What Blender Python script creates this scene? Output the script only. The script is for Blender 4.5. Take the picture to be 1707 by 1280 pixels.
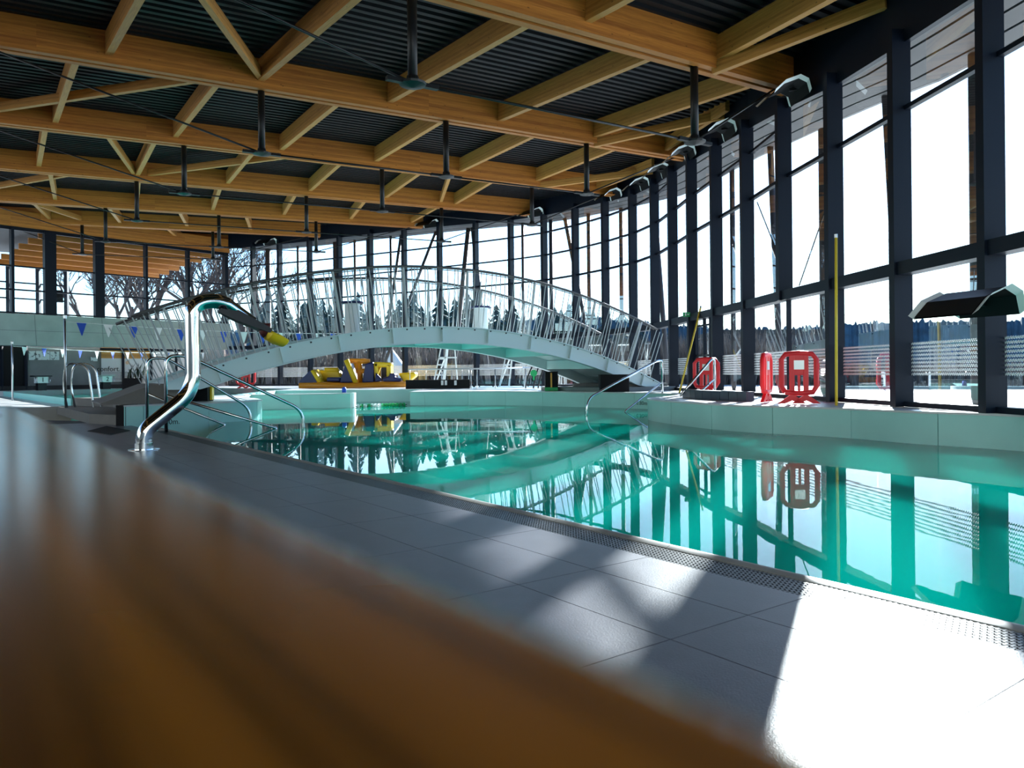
import bpy, bmesh, math, random
from mathutils import Vector, Matrix
from math import sin, cos, radians, pi, sqrt, atan2
random.seed(7)
for o in list(bpy.data.objects): bpy.data.objects.remove(o)
S = bpy.context.scene
C = S.collection

# ------------------------------------------------------------------ camera, light, exposure
SURV_F, SURV_H, ROLL = 1280.0, 622.0, 0.0092       # focal length and horizon in a 1707 x 1280 frame, camera roll
cam_d = bpy.data.cameras.new('camera'); cam = bpy.data.objects.new('camera', cam_d); C.objects.link(cam)
cam_d.sensor_width = 36; cam_d.sensor_fit = 'HORIZONTAL'; cam_d.lens = 36*SURV_F/1707
cam_d.shift_y = -(640-SURV_H)/1707
cam_d.clip_start = .01; cam_d.clip_end = 2000
cam.location = (0, 0, 1)
cam.rotation_euler = (Matrix.Rotation(radians(90), 3, 'X') @ Matrix.Rotation(-ROLL, 3, 'Z')).to_euler()
cam_d.dof.use_dof = True; cam_d.dof.focus_distance = 9; cam_d.dof.aperture_fstop = 4.6
S.camera = cam

SUN_AZ, SUN_EL = radians(24.1), radians(21)
W = bpy.data.worlds.new('world'); S.world = W; W.use_nodes = True
nt = W.node_tree; bg = nt.nodes['Background']
sky = nt.nodes.new('ShaderNodeTexSky'); sky.sky_type = 'NISHITA'
sky.sun_disc = False; sky.sun_elevation = SUN_EL; sky.sun_rotation = SUN_AZ
sky.air_density = 1.0; sky.dust_density = .2; sky.ozone_density = 4.0
nt.links.new(sky.outputs[0], bg.inputs[0]); bg.inputs[1].default_value = 0.42
sun_d = bpy.data.lights.new('sun', 'SUN'); sun_d.energy = 29; sun_d.angle = radians(.6); sun_d.color = (1, .97, .93)
sun = bpy.data.objects.new('sun', sun_d); C.objects.link(sun)
sdir = Vector((sin(SUN_AZ)*cos(SUN_EL), cos(SUN_AZ)*cos(SUN_EL), sin(SUN_EL)))
sun.rotation_euler = sdir.to_track_quat('Z', 'Y').to_euler(); sun.location = (10, 10, 20)
S.view_settings.view_transform = 'Standard'; S.view_settings.look = 'None'
S.view_settings.exposure = 0.08; S.view_settings.gamma = 1; S.view_settings.use_curve_mapping = False
S.cycles.max_bounces = 10; S.cycles.diffuse_bounces = 5; S.cycles.glossy_bounces = 5
S.cycles.transparent_max_bounces = 24; S.cycles.transmission_bounces = 6
S.cycles.use_denoising = True; S.cycles.sample_clamp_indirect = 8
S.cycles.caustics_reflective = True; S.cycles.blur_glossy = 1.0; S.cycles.caustics_refractive = False

# ------------------------------------------------------------------ survey helpers (frame position + known height or depth -> point of the place)
def unroll(x, y): return x-ROLL*(y-640), y+ROLL*(x-853.5)
def gz(x, y, z=0.0):
    u, v = unroll(x, y); Y = SURV_F*(1-z)/(v-SURV_H); return Vector(((u-853.5)/SURV_F*Y, Y, z))
def gY(x, y, Y):
    u, v = unroll(x, y); return Vector(((u-853.5)/SURV_F*Y, Y, 1-(v-SURV_H)/SURV_F*Y))

# ------------------------------------------------------------------ materials
MATS = {}
def new_mat(name):
    m = bpy.data.materials.new(name); m.use_nodes = True; MATS[name] = m
    return m, m.node_tree, m.node_tree.nodes['Principled BSDF']
def pm(name, col, rough=.5, metal=0, spec=.5, var=0, scale=8, bump=0, bscale=40, emit=0):
    m, t, b = new_mat(name)
    b.inputs['Base Color'].default_value = (*col, 1); b.inputs['Roughness'].default_value = rough
    b.inputs['Metallic'].default_value = metal; b.inputs['Specular IOR Level'].default_value = spec
    if emit: b.inputs['Emission Color'].default_value = (*col, 1); b.inputs['Emission Strength'].default_value = emit
    if var or bump:
        tc = t.nodes.new('ShaderNodeTexCoord')
    if var:
        n = t.nodes.new('ShaderNodeTexNoise'); n.inputs['Scale'].default_value = scale; n.inputs['Detail'].default_value = 6
        r = t.nodes.new('ShaderNodeValToRGB')
        r.color_ramp.elements[0].position = .3; r.color_ramp.elements[1].position = .7
        r.color_ramp.elements[0].color = (*[c*(1-var) for c in col], 1); r.color_ramp.elements[1].color = (*[min(1, c*(1+var)) for c in col], 1)
        t.links.new(tc.outputs['Object'], n.inputs['Vector']); t.links.new(n.outputs[0], r.inputs[0]); t.links.new(r.outputs[0], b.inputs['Base Color'])
    if bump:
        n = t.nodes.new('ShaderNodeTexNoise'); n.inputs['Scale'].default_value = bscale; n.inputs['Detail'].default_value = 4
        k = t.nodes.new('ShaderNodeBump'); k.inputs['Strength'].default_value = bump; k.inputs['Distance'].default_value = .01
        t.links.new(tc.outputs['Object'], n.inputs['Vector']); t.links.new(n.outputs[0], k.inputs['Height']); t.links.new(k.outputs[0], b.inputs['Normal'])
    return m
def wood(name, dark, light, lam=.045, rough=.55, zaxis=2):
    """laminated timber: layers stacked along local Z, grain along local X"""
    m, t, b = new_mat(name); N = t.nodes; Lk = t.links
    tc = N.new('ShaderNodeTexCoord'); sp = N.new('ShaderNodeSeparateXYZ'); Lk.new(tc.outputs['Object'], sp.inputs[0])
    dv = N.new('ShaderNodeMath'); dv.operation = 'DIVIDE'; dv.inputs[1].default_value = lam; Lk.new(sp.outputs[zaxis], dv.inputs[0])
    fl = N.new('ShaderNodeMath'); fl.operation = 'FLOOR'; Lk.new(dv.outputs[0], fl.inputs[0])
    xs = N.new('ShaderNodeMath'); xs.operation = 'MULTIPLY'; xs.inputs[1].default_value = .12; Lk.new(sp.outputs[0], xs.inputs[0])
    xf = N.new('ShaderNodeMath'); xf.operation = 'FLOOR'; Lk.new(xs.outputs[0], xf.inputs[0])
    cb = N.new('ShaderNodeCombineXYZ'); Lk.new(fl.outputs[0], cb.inputs[0]); Lk.new(xf.outputs[0], cb.inputs[1])
    wn = N.new('ShaderNodeTexWhiteNoise'); Lk.new(cb.outputs[0], wn.inputs[0])
    mp = N.new('ShaderNodeMapping'); mp.inputs['Scale'].default_value = (1.2, 22, 22); Lk.new(tc.outputs['Object'], mp.inputs[0])
    ns = N.new('ShaderNodeTexNoise'); ns.inputs['Scale'].default_value = 2; ns.inputs['Detail'].default_value = 5; ns.inputs['Distortion'].default_value = .6; Lk.new(mp.outputs[0], ns.inputs['Vector'])
    mx = N.new('ShaderNodeMath'); mx.operation = 'MULTIPLY_ADD'; mx.inputs[1].default_value = .45; Lk.new(wn.outputs[0], mx.inputs[0])
    m2 = N.new('ShaderNodeMath'); m2.operation = 'MULTIPLY'; m2.inputs[1].default_value = .75; Lk.new(ns.outputs[0], m2.inputs[0]); Lk.new(m2.outputs[0], mx.inputs[2])
    rp = N.new('ShaderNodeValToRGB'); rp.color_ramp.elements[0].color = (*dark, 1); rp.color_ramp.elements[1].color = (*light, 1)
    rp.color_ramp.elements[0].position = .15; rp.color_ramp.elements[1].position = .85
    Lk.new(mx.outputs[0], rp.inputs[0])
    # knots
    mk = N.new('ShaderNodeMapping'); mk.inputs['Scale'].default_value = (1, 2.2, 2.2); Lk.new(tc.outputs['Object'], mk.inputs[0])
    vo = N.new('ShaderNodeTexVoronoi'); vo.inputs['Scale'].default_value = 3.2; Lk.new(mk.outputs[0], vo.inputs['Vector'])
    kr = N.new('ShaderNodeValToRGB'); kr.color_ramp.elements[0].color = (.35, .35, .35, 1); kr.color_ramp.elements[1].color = (1, 1, 1, 1)
    kr.color_ramp.elements[0].position = .04; kr.color_ramp.elements[1].position = .1; Lk.new(vo.outputs['Distance'], kr.inputs[0])
    mu = N.new('ShaderNodeMix'); mu.data_type = 'RGBA'; mu.blend_type = 'MULTIPLY'; mu.inputs['Factor'].default_value = 1
    Lk.new(rp.outputs[0], mu.inputs[6]); Lk.new(kr.outputs[0], mu.inputs[7]); Lk.new(mu.outputs[2], b.inputs['Base Color'])
    b.inputs['Roughness'].default_value = rough
    return m
M_GLU = wood('glulam', (.27, .07, .009), (.66, .25, .038))
M_PUR = wood('purlin_timber', (.30, .11, .018), (.68, .33, .08))
M_DECK = pm('roof_sheet', (.006, .007, .010), .55, 0, .25)
M_FRAME = pm('frame_flare_tint', (.003, .007, .017), .45, 0, .22)  # dark frames; the blue of lens flare is put into the base colour
M_STEEL = pm('black_steel', (.01, .011, .014), .4, .3)
M_COLUMN = pm('brown_column', (.05, .042, .045), .5)
M_CHROME = pm('stainless_steel', (.74, .77, .8), .09, 1)
M_BRUSH = pm('satin_steel', (.6, .63, .66), .3, 1)
M_WHITE = pm('white_paint', (.78, .84, .85), .45)
M_RAIL = pm('baluster_paint', (.46, .51, .53), .45)
M_HAND = pm('handrail_steel', (.10, .10, .105), .5, .2)
M_GIRD = pm('girder_paint', (.66, .80, .82), .4)
M_PWALL = pm('pool_wall_glaze', (.36, .66, .63), .25, var=.03, scale=2)
M_BASIN = pm('pool_liner', (.20, .72, .66), .5, var=.06, scale=.6)
M_LAPB = pm('lap_liner', (.30, .78, .74), .5)
M_CONC = pm('concrete', (.36, .40, .38), .75, var=.12, scale=1.2, bump=.2, bscale=8)
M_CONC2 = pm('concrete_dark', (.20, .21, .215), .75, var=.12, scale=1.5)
M_TILE = pm('deck_tile', (.088, .086, .106), .33, var=.10, scale=5, bump=.12, bscale=120)
M_TERR = pm('terrace_tile', (.55, .56, .57), .28, var=.06, scale=3, bump=.1, bscale=60)
M_STEP = pm('step_tile', (.17, .155, .14), .6, var=.08, scale=4)
M_JOINT = pm('tile_joint', (.05, .052, .056), .8)
M_GRATE = pm('black_grate', (.02, .021, .024), .3)
M_LIP = pm('pool_lip', (.22, .22, .21), .4, var=.1, scale=6)
M_BLACK = pm('black_panel', (.008, .008, .010), .65, 0, .2)
M_RED = pm('red_plastic', (.82, .02, .03), .35)
M_YEL = pm('yellow_plastic', (.9, .62, .02), .4)
M_YROD = pm('yellow_pole', (.85, .62, .05), .4)
M_NAVY = pm('navy_vinyl', (.012, .02, .11), .35)
M_ORANGE = pm('orange_vinyl', (.85, .33, .02), .35)
M_BLUE = pm('blue_flag', (.01, .08, .55), .6)
M_FLAGW = pm('white_flag', (.85, .87, .88), .6)
M_GREEN = pm('green_sign', (.0, .35, .10), .5)
M_DRED = pm('dark_red_foam', (.10, .012, .012), .6)
M_GROUND = pm('terrace_ground', (.68, .67, .66), .8, var=.08, scale=.15)
M_FOREST = pm('forest', (.028, .085, .13), .9, var=.4, scale=.2)  # far woods; their backlit, sky-lit blue is put into the base colour
M_CONIF = pm('conifer_needles', (.03, .065, .06), .9, var=.3, scale=2)
M_BARK = pm('bark', (.07, .055, .05), .9)
M_BRUSHW = pm('brushwood', (.20, .17, .15), .9, var=.4, scale=3)
M_BLDG = pm('dark_cladding', (.035, .04, .05), .6)
M_FILM = pm('white_film', (.86, .88, .9), .6)
M_PAPER = None
def glass(name, refl=.35, tint=(.84, .95, 1.0)):
    m = bpy.data.materials.new(name); m.use_nodes = True; t = m.node_tree; t.nodes.remove(t.nodes['Principled BSDF'])
    o = t.nodes['Material Output']; tr = t.nodes.new('ShaderNodeBsdfTransparent'); tr.inputs[0].default_value = (*tint, 1)
    gl = t.nodes.new('ShaderNodeBsdfGlossy'); gl.inputs['Roughness'].default_value = .0
    fr = t.nodes.new('ShaderNodeFresnel'); fr.inputs[0].default_value = 1.45
    mt = t.nodes.new('ShaderNodeMath'); mt.operation = 'MULTIPLY'; mt.inputs[1].default_value = refl; t.links.new(fr.outputs[0], mt.inputs[0])
    mx = t.nodes.new('ShaderNodeMixShader'); t.links.new(mt.outputs[0], mx.inputs[0]); t.links.new(tr.outputs[0], mx.inputs[1]); t.links.new(gl.outputs[0], mx.inputs[2])
    t.links.new(mx.outputs[0], o.inputs[0]); return m
M_GLASS = glass('window_glass'); M_GLASS2 = glass('balustrade_glass', 1, (.8, .92, .97))
def water(name, tint, bump, body=(.0, .40, .31)):
    m = bpy.data.materials.new(name); m.use_nodes = True; t = m.node_tree; t.nodes.remove(t.nodes['Principled BSDF'])
    o = t.nodes['Material Output']; tr = t.nodes.new('ShaderNodeBsdfTransparent'); tr.inputs[0].default_value = (*tint, 1)
    gl = t.nodes.new('ShaderNodeBsdfGlossy'); gl.inputs['Roughness'].default_value = .004
    tc = t.nodes.new('ShaderNodeTexCoord'); n1 = t.nodes.new('ShaderNodeTexNoise'); n1.inputs['Scale'].default_value = 1.6; n1.inputs['Detail'].default_value = 3
    t.links.new(tc.outputs['Object'], n1.inputs['Vector'])
    bp = t.nodes.new('ShaderNodeBump'); bp.inputs['Strength'].default_value = bump; bp.inputs['Distance'].default_value = .02; t.links.new(n1.outputs[0], bp.inputs['Height'])
    fr = t.nodes.new('ShaderNodeFresnel'); fr.inputs[0].default_value = 1.34
    t.links.new(bp.outputs[0], gl.inputs['Normal']); t.links.new(bp.outputs[0], fr.inputs['Normal'])
    df = t.nodes.new('ShaderNodeSubsurfaceScattering'); df.falloff = 'BURLEY'; df.inputs['Color'].default_value = (*body, 1); df.inputs['Scale'].default_value = 1.0; df.inputs['Radius'].default_value = (.6, 1.2, 1.1)      # light scattered back by the treated water
    mb_ = t.nodes.new('ShaderNodeMixShader'); mb_.inputs[0].default_value = .7; t.links.new(tr.outputs[0], mb_.inputs[1]); t.links.new(df.outputs[0], mb_.inputs[2])
    mx = t.nodes.new('ShaderNodeMixShader'); t.links.new(fr.outputs[0], mx.inputs[0]); t.links.new(mb_.outputs[0], mx.inputs[1]); t.links.new(gl.outputs[0], mx.inputs[2])
    t.links.new(mx.outputs[0], o.inputs[0]); return m
M_WATER = water('pool_water', (.42, .93, .86), .03); M_LAPW = water('lap_water', (.5, .95, .9), .05)

# ------------------------------------------------------------------ mesh helpers
class MB:
    def __init__(s): s.v = []; s.f = []
    def add(s, vs, fs):
        k = len(s.v); s.v += [tuple(v) for v in vs]; s.f += [tuple(i+k for i in f) for f in fs]; return s
    def box(s, c, size, rz=0):
        x, y, z = size[0]/2, size[1]/2, size[2]/2; R = Matrix.Rotation(rz, 3, 'Z'); c = Vector(c)
        vs = [c+R@Vector((a*x, b*y, d*z)) for d in (-1, 1) for a, b in ((-1, -1), (1, -1), (1, 1), (-1, 1))]
        return s.add(vs, [(3, 2, 1, 0), (4, 5, 6, 7), (0, 1, 5, 4), (1, 2, 6, 5), (2, 3, 7, 6), (3, 0, 4, 7)])
    def bar(s, a, b, w, h, up=(0, 0, 1)):
        """rectangular bar between a and b, w sideways, h along up"""
        a, b = Vector(a), Vector(b); d = (b-a).normalized(); sd = d.cross(Vector(up))
        if sd.length < 1e-5: sd = Vector((1, 0, 0))
        sd.normalize(); u = sd.cross(d)
        vs = [p+sd*(i*w/2)+u*(j*h/2) for p in (a, b) for i, j in ((-1, -1), (1, -1), (1, 1), (-1, 1))]
        return s.add(vs, [(0, 1, 2, 3), (7, 6, 5, 4), (4, 5, 1, 0), (5, 6, 2, 1), (6, 7, 3, 2), (7, 4, 0, 3)])
    def prism(s, poly, z0, z1):
        n = len(poly); vs = [(p[0], p[1], z0) for p in poly]+[(p[0], p[1], z1) for p in poly]
        return s.add(vs, [tuple(range(n-1, -1, -1)), tuple(range(n, 2*n))]+[(i, (i+1) % n, n+(i+1) % n, n+i) for i in range(n)])
    def tube(s, path, r, seg=10, cap=True):
        path = [Vector(p) for p in path]; n = len(path); rs = r if isinstance(r, (list, tuple)) else [r]*n
        vs = []; prev = None
        for i, p in enumerate(path):
            t = (path[min(i+1, n-1)]-path[max(i-1, 0)]).normalized()
            if prev is None:
                a = Vector((0, 0, 1)) if abs(t.z) < .9 else Vector((1, 0, 0)); x = t.cross(a).normalized()
            else:
                x = (prev-t*prev.dot(t)).normalized()
            prev = x; y = t.cross(x)
            vs += [p+(x*cos(2*pi*k/seg)+y*sin(2*pi*k/seg))*rs[i] for k in range(seg)]
        fs = [(i*seg+k, i*seg+(k+1) % seg, (i+1)*seg+(k+1) % seg, (i+1)*seg+k) for i in range(n-1) for k in range(seg)]
        if cap: fs += [tuple(range(seg-1, -1, -1)), tuple((n-1)*seg+k for k in range(seg))]
        return s.add(vs, fs)
    def lathe(s, c, prof, seg=16):
        c = Vector(c); vs = [c+Vector((r*cos(2*pi*k/seg), r*sin(2*pi*k/seg), z)) for r, z in prof for k in range(seg)]; n = len(prof)
        fs = [(i*seg+k, i*seg+(k+1) % seg, (i+1)*seg+(k+1) % seg, (i+1)*seg+k) for i in range(n-1) for k in range(seg)]
        fs += [tuple(range(seg-1, -1, -1)), tuple((n-1)*seg+k for k in range(seg))]
        return s.add(vs, fs)
    def mesh(s, name):
        me = bpy.data.meshes.new(name); me.from_pydata(s.v, [], s.f); me.update(); return me
    def build(s, name, mat, parent=None, smooth=False, bevel=0):
        me = s.mesh(name)
        o = bpy.data.objects.new(name, me); C.objects.link(o); me.materials.append(mat)
        if smooth:
            for p in me.polygons: p.use_smooth = True
            if smooth == 'auto': me.set_sharp_from_angle(angle=radians(35))
        if bevel:
            b = o.modifiers.new('bevel', 'BEVEL'); b.width = bevel; b.segments = 2; b.limit_method = 'ANGLE'
        if parent: put(o, parent)
        return o
def put(o, parent):
    o.parent = parent
    M = Matrix.LocRotScale(parent.location, parent.rotation_euler, parent.scale)
    if parent.parent:
        q = parent.parent; M = Matrix.LocRotScale(q.location, q.rotation_euler, q.scale) @ parent.matrix_parent_inverse @ M
    o.matrix_parent_inverse = M.inverted()
    return o
def empty(name, loc=(0, 0, 0), rz=0):
    o = bpy.data.objects.new(name, None); C.objects.link(o); o.location = loc; o.rotation_euler = (0, 0, rz); o.empty_display_size = .1; return o
def tag(o, label=None, cat=None, group=None, kind=None):
    if label: o['label'] = label
    if cat: o['category'] = cat
    if group: o['group'] = group
    if kind: o['kind'] = kind
    return o
def arc(p0, p1, p2, n=6):
    """rounded corner p0-p1-p2 as quadratic curve"""
    p0, p1, p2 = Vector(p0), Vector(p1), Vector(p2)
    return [p0*(1-t)**2+p1*2*t*(1-t)+p2*t*t for t in [i/n for i in range(n+1)]]
def rounded(pts, rad, n=5):
    pts = [Vector(p) for p in pts]; out = [pts[0]]
    for a, b, c in zip(pts, pts[1:], pts[2:]):
        r = min(rad, (a-b).length*.48, (c-b).length*.48)
        out += arc(b+(a-b).normalized()*r, b, b+(c-b).normalized()*r, n)
    return out+[pts[-1]]
def text_mesh(body, size, name, mat, parent, M):
    cu = bpy.data.curves.new(name, 'FONT'); cu.body = body; cu.size = size; cu.align_x = 'CENTER'; cu.align_y = 'CENTER'; cu.extrude = .002; cu.resolution_u = 2
    t = bpy.data.objects.new('tmp', cu); C.objects.link(t); dg = bpy.context.evaluated_depsgraph_get()
    me = bpy.data.meshes.new_from_object(t.evaluated_get(dg)); bpy.data.objects.remove(t); me.transform(M)
    o = bpy.data.objects.new(name, me); C.objects.link(o); me.materials.clear(); me.materials.append(mat); put(o, parent); return o
def frame_of(origin, xdir, zdir=(0, 0, 1)):
    """matrix whose local x runs along xdir and local y along zdir (for lettering on a wall)"""
    x = Vector(xdir).normalized(); y = Vector(zdir).normalized(); z = x.cross(y)
    return Matrix(((x.x, y.x, z.x, origin[0]), (x.y, y.y, z.y, origin[1]), (x.z, y.z, z.z, origin[2]), (0, 0, 0, 1)))

ZD, ZW, ZLAP, ZB = .42, -.04, .18, -1.15     # raised terrace, pool water, lap pool water, pool bottom
D1 = Vector((-.593, .805, 0)); D2 = Vector((.805, .593, 0))     # along the near pool edge / across it
def sn(s, n, z=0): return D1*s+D2*n+Vector((0, 0, z))
RZ = atan2(D1.y, D1.x)

# ------------------------------------------------------------------ the setting: glazed facade
FY = [10.1, 12.1, 14.15, 16.2, 18.4, 20.5, 22.5, 24.6, 26.8, 28.7, 30.5, 32.3, 33.95, 35.2, 36.35, 37.45, 38.6, 39.7, 40.75, 41.75, 42.6, 43.3, 43.9]
FX = [6.46, 6.28, 6.1, 5.91, 5.81, 5.63, 5.45, 5.33, 5.16, 4.69, 3.87, 2.83, 1.57, .09, -1.58, -3.39, -5.27, -7.16, -9.0, -10.85, -12.74, -14.44, -16.08]
FT = [6.05, 6.13, 6.25, 6.52, 6.8, 7.0, 7.2, 7.38, 7.52, 7.6, 7.76, 7.88, 7.95, 8.0, 8.1, 8.17, 8.22, 8.25, 8.27, 8.27, 8.26, 8.25, 8.25]
for k in range(1, 7):
    FX.insert(0, 6.46+.17*k); FY.insert(0, 10.1-2.02*k); FT.insert(0, 6.05-.06*k)
NP = 6
FP = [Vector((x, y, 0)) for x, y in zip(FX, FY)]
def outn(i):
    a, b = FP[max(i-1, 0)], FP[min(i+1, len(FP)-1)]; t = (b-a).normalized(); return Vector((t.y, -t.x, 0)), t
T1, T2, T3, T4 = 2.68, 5.1, 6.2, 7.2
M_F = {}
wave_cache = []
def wave_film(a, b, parent, coarse):
    mb = MB(); d = b-a; L = d.length; t = d/L; wl = .043 if not coarse else .07; n = int(L/wl)*2
    nr, _ = Vector((t.y, -t.x, 0)), 0
    for r in range(9):
        z = .93+r*.059; vs = []; fs = []
        for i in range(n+1):
            p = a+t*(L*i/n)-nr*.012; dz = .012 if i % 2 else -.012
            vs += [(p.x, p.y, z+dz-.0125), (p.x, p.y, z+dz+.0125)]
        fs = [(2*i, 2*i+2, 2*i+3, 2*i+1) for i in range(n)]
        mb.add(vs, fs)
    o = mb.build('wave_film', M_FILM, parent); o['kind'] = 'stuff'
for i in range(len(FP)-1):
    a, b = FP[i], FP[i+1]; nr, t = outn(i); j = i-NP
    w = empty('window_%d' % (i+1), a+Vector((0, 0, ZD))); tag(w, kind='structure')
    def P(p, off, z, along=0): return p-nr*off+t*along+Vector((0, 0, z))
    door_bay = j in (2, 3)
    zt0, zt1 = FT[i], FT[i+1]
    # post
    z0 = T1-.2 if j == 3 else ZD
    MB().bar(P(a, .15, z0), P(a, .15, zt0+.2), .15, .3, up=nr).build('post', M_FRAME, w)
    if j == 3: MB().bar(P(a, .06, ZD), P(a, .06, T1), .06, .09, up=nr).build('mullion', M_FRAME, w)
    # sill, transoms
    MB().bar(P(a, .08, ZD+.04), b-nr*.08+Vector((0, 0, ZD+.04)), .16, .08).build('sill', M_FRAME, w)
    MB().bar(P(a, .13, T1-.1), b-nr*.13+Vector((0, 0, T1-.1)), .26, .2).build('transom', M_FRAME, w)
    rows = [T1, T2]
    MB().bar(P(a, .06, T2), b-nr*.06+Vector((0, 0, T2)), .1, .07).build('transom', M_FRAME, w)
    for tz in (T3, T4):
        if min(zt0, zt1) > tz+.15:
            MB().bar(P(a, .06, tz), b-nr*.06+Vector((0, 0, tz)), .1, .06).build('transom', M_FRAME, w); rows.append(tz)
    MB().add([P(a, .1, zt0), P(b, .1, zt1), P(b, .1, zt1+1.35), P(a, .1, zt0+1.35), P(a, .0, zt0), P(b, 0, zt1), P(b, 0, zt1+1.35), P(a, 0, zt0+1.35)],
             [(3, 2, 1, 0), (4, 5, 6, 7), (0, 1, 5, 4), (2, 3, 7, 6), (1, 2, 6, 5), (0, 4, 7, 3)]).build('fascia', M_FRAME, w)
    lo = [ZD+.08]+rows; up0 = rows+[zt0]; up1 = rows+[zt1]
    for k in range(len(lo)):
        g = MB().add([P(a, .02, lo[k]), b-nr*.02+Vector((0, 0, lo[k])), b-nr*.02+Vector((0, 0, up1[k])), P(a, .02, up0[k])], [(0, 1, 2, 3)]).build('pane', M_GLASS, w)
    wave_film(P(a, .02, 0), b-nr*.02, w, j > 9)
# outward canopy: soffit boards and edge beam
can = empty('trim_1', FP[NP]); tag(can, kind='structure')
M_SOFF = pm('soffit_board', (.13, .125, .125), .6, var=.1, scale=1)
OV = 1.9
for i in range(len(FP)-1):
    n0, _ = outn(i); n1, _ = outn(i+1)
    for k in range(4):
        q0, q1 = k/4*OV+.06, (k+1)/4*OV-.0
        z = lambda i_, q: FT[i_]+.22-.05*q
        vs = [FP[i]+n0*q0+Vector((0, 0, z(i, q0))), FP[i+1]+n1*q0+Vector((0, 0, z(i+1, q0))), FP[i+1]+n1*q1+Vector((0, 0, z(i+1, q1))), FP[i]+n0*q1+Vector((0, 0, z(i, q1)))]
        MB().add(vs+[v+Vector((0, 0, .04)) for v in vs], [(0, 1, 2, 3), (7, 6, 5, 4), (0, 4, 5, 1), (1, 5, 6, 2), (2, 6, 7, 3), (3, 7, 4, 0)]).build('soffit_board', M_SOFF, can)
    a = FP[i]+n0*OV+Vector((0, 0, FT[i]+.3)); b = FP[i+1]+n1*OV+Vector((0, 0, FT[i+1]+.3))
    MB().bar(a, b, .1, .35).build('edge_beam', M_STEEL, can)
    MB().add([FP[i]+n0*0+Vector((0, 0, FT[i]+1.33)), FP[i+1]+n1*0+Vector((0, 0, FT[i+1]+1.33)), FP[i+1]+n1*OV+Vector((0, 0, FT[i+1]+.45)), FP[i]+n0*OV+Vector((0, 0, FT[i]+.45))], [(0, 1, 2, 3)]).build('roof_edge', M_STEEL, can)

# ------------------------------------------------------------------ roof: sheet deck, beams, purlins, braces
BEAM = {-1: (6.9, 1.2, 6.1, 57.0), 0: (6.2, 8.6, 6.4, 57.5), 1: (5.65, 15.89, 6.77, 58.5), 2: (5.21, 23.31, 7.44, 61.4), 3: (3.85, 29.63, 7.82, 63.0), 4: (.59, 34.07, 8.0, 65.0), 5: (-4.51, 37.49, 8.13, 68.3), 6: (-10.35, 40.88, 8.35, 70.4), 7: (-15.5, 44.6, 8.42, 72.0)}
BLEN = {-1: 30, 0: 30, 1: 27, 2: 25, 3: 24.5, 4: 23, 5: 20, 6: 15.5, 7: 10}
DEP = .68
def bdir(k): a = radians(BEAM[k][3]); return Vector((-sin(a), -cos(a), 0))
def bpt(k, L, dz=0): e = BEAM[k]; return Vector((e[0], e[1], e[2]+dz))+bdir(k)*L
mb = MB()
ks = sorted(BEAM)
for k0, k1 in zip(ks, ks[1:]):
    n = 24; prof = []
    for r in range(n):
        for u, dz in ((0, 0), (.45, 0), (.55, .06), (.95, .06)): prof.append(((r+u)/n, dz))
    prof.append((1, 0))
    vs = []
    for w_, dz in prof:
        A = bpt(k0, -.8, DEP).lerp(bpt(k1, -.8, DEP), w_); B = bpt(k0, BLEN[k0], DEP).lerp(bpt(k1, BLEN[k1], DEP), w_)
        A.z += dz; B.z += dz; vs += [A, B]
    mb.add(vs, [(2*i, 2*i+1, 2*i+3, 2*i+2) for i in range(len(prof)-1)])
# weather layer above the ribs keeps light out
for k0, k1 in zip(ks, ks[1:]):
    mb.add([bpt(k0, -1.2, DEP+.12), bpt(k0, BLEN[k0]+1, DEP+.12), bpt(k1, BLEN[k1]+1, DEP+.12), bpt(k1, -1.2, DEP+.12)], [(0, 1, 2, 3)])
ceiling = tag(mb.build('ceiling', M_DECK), kind='structure')

def timber(name, a, b, w, h, mat, parent, dz=0):
    """timber with its own local frame (grain along x); a, b are the bottom edge centre points"""
    a, b = Vector(a), Vector(b); d = b-a; L = d.length
    o = MB().box((L/2, 0, h/2), (L, w, h)).build(name, mat)
    x = d.normalized(); y = Vector((0, 0, 1)).cross(x).normalized(); z = x.cross(y)
    R = Matrix((x, y, z)).transposed()
    o.location = a; o.rotation_euler = R.to_euler()
    if parent: put(o, parent)
    return o
STRUT = {1: [2.51, 8.33], 2: [3.48, 7.79, 12.34], 3: [3.44, 9.1, 15.16], 4: [3.87, 9.47, 15.44], 5: [4.88, 9.1, 13.58], 6: [5.14, 11.04]}
ROD_END = {1: 14, 2: 17.6, 3: 20.4, 4: 20.4, 5: 18.2, 6: 14.6}
BL = {1: 'closest laminated timber roof beam with two hanging black struts, crossing above the tall windows',
      2: 'second laminated timber roof beam behind the closest one, with long sloping tie rod',
      3: 'third laminated timber roof beam, ending above the glazing where the facade bends',
      4: 'fourth laminated timber roof beam, its end above the middle of the white bridge',
      5: 'fifth laminated timber roof beam, short visible end above the bridge crown',
      6: 'sixth laminated timber roof beam, farthest with struts, above the gallery windows'}
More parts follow.
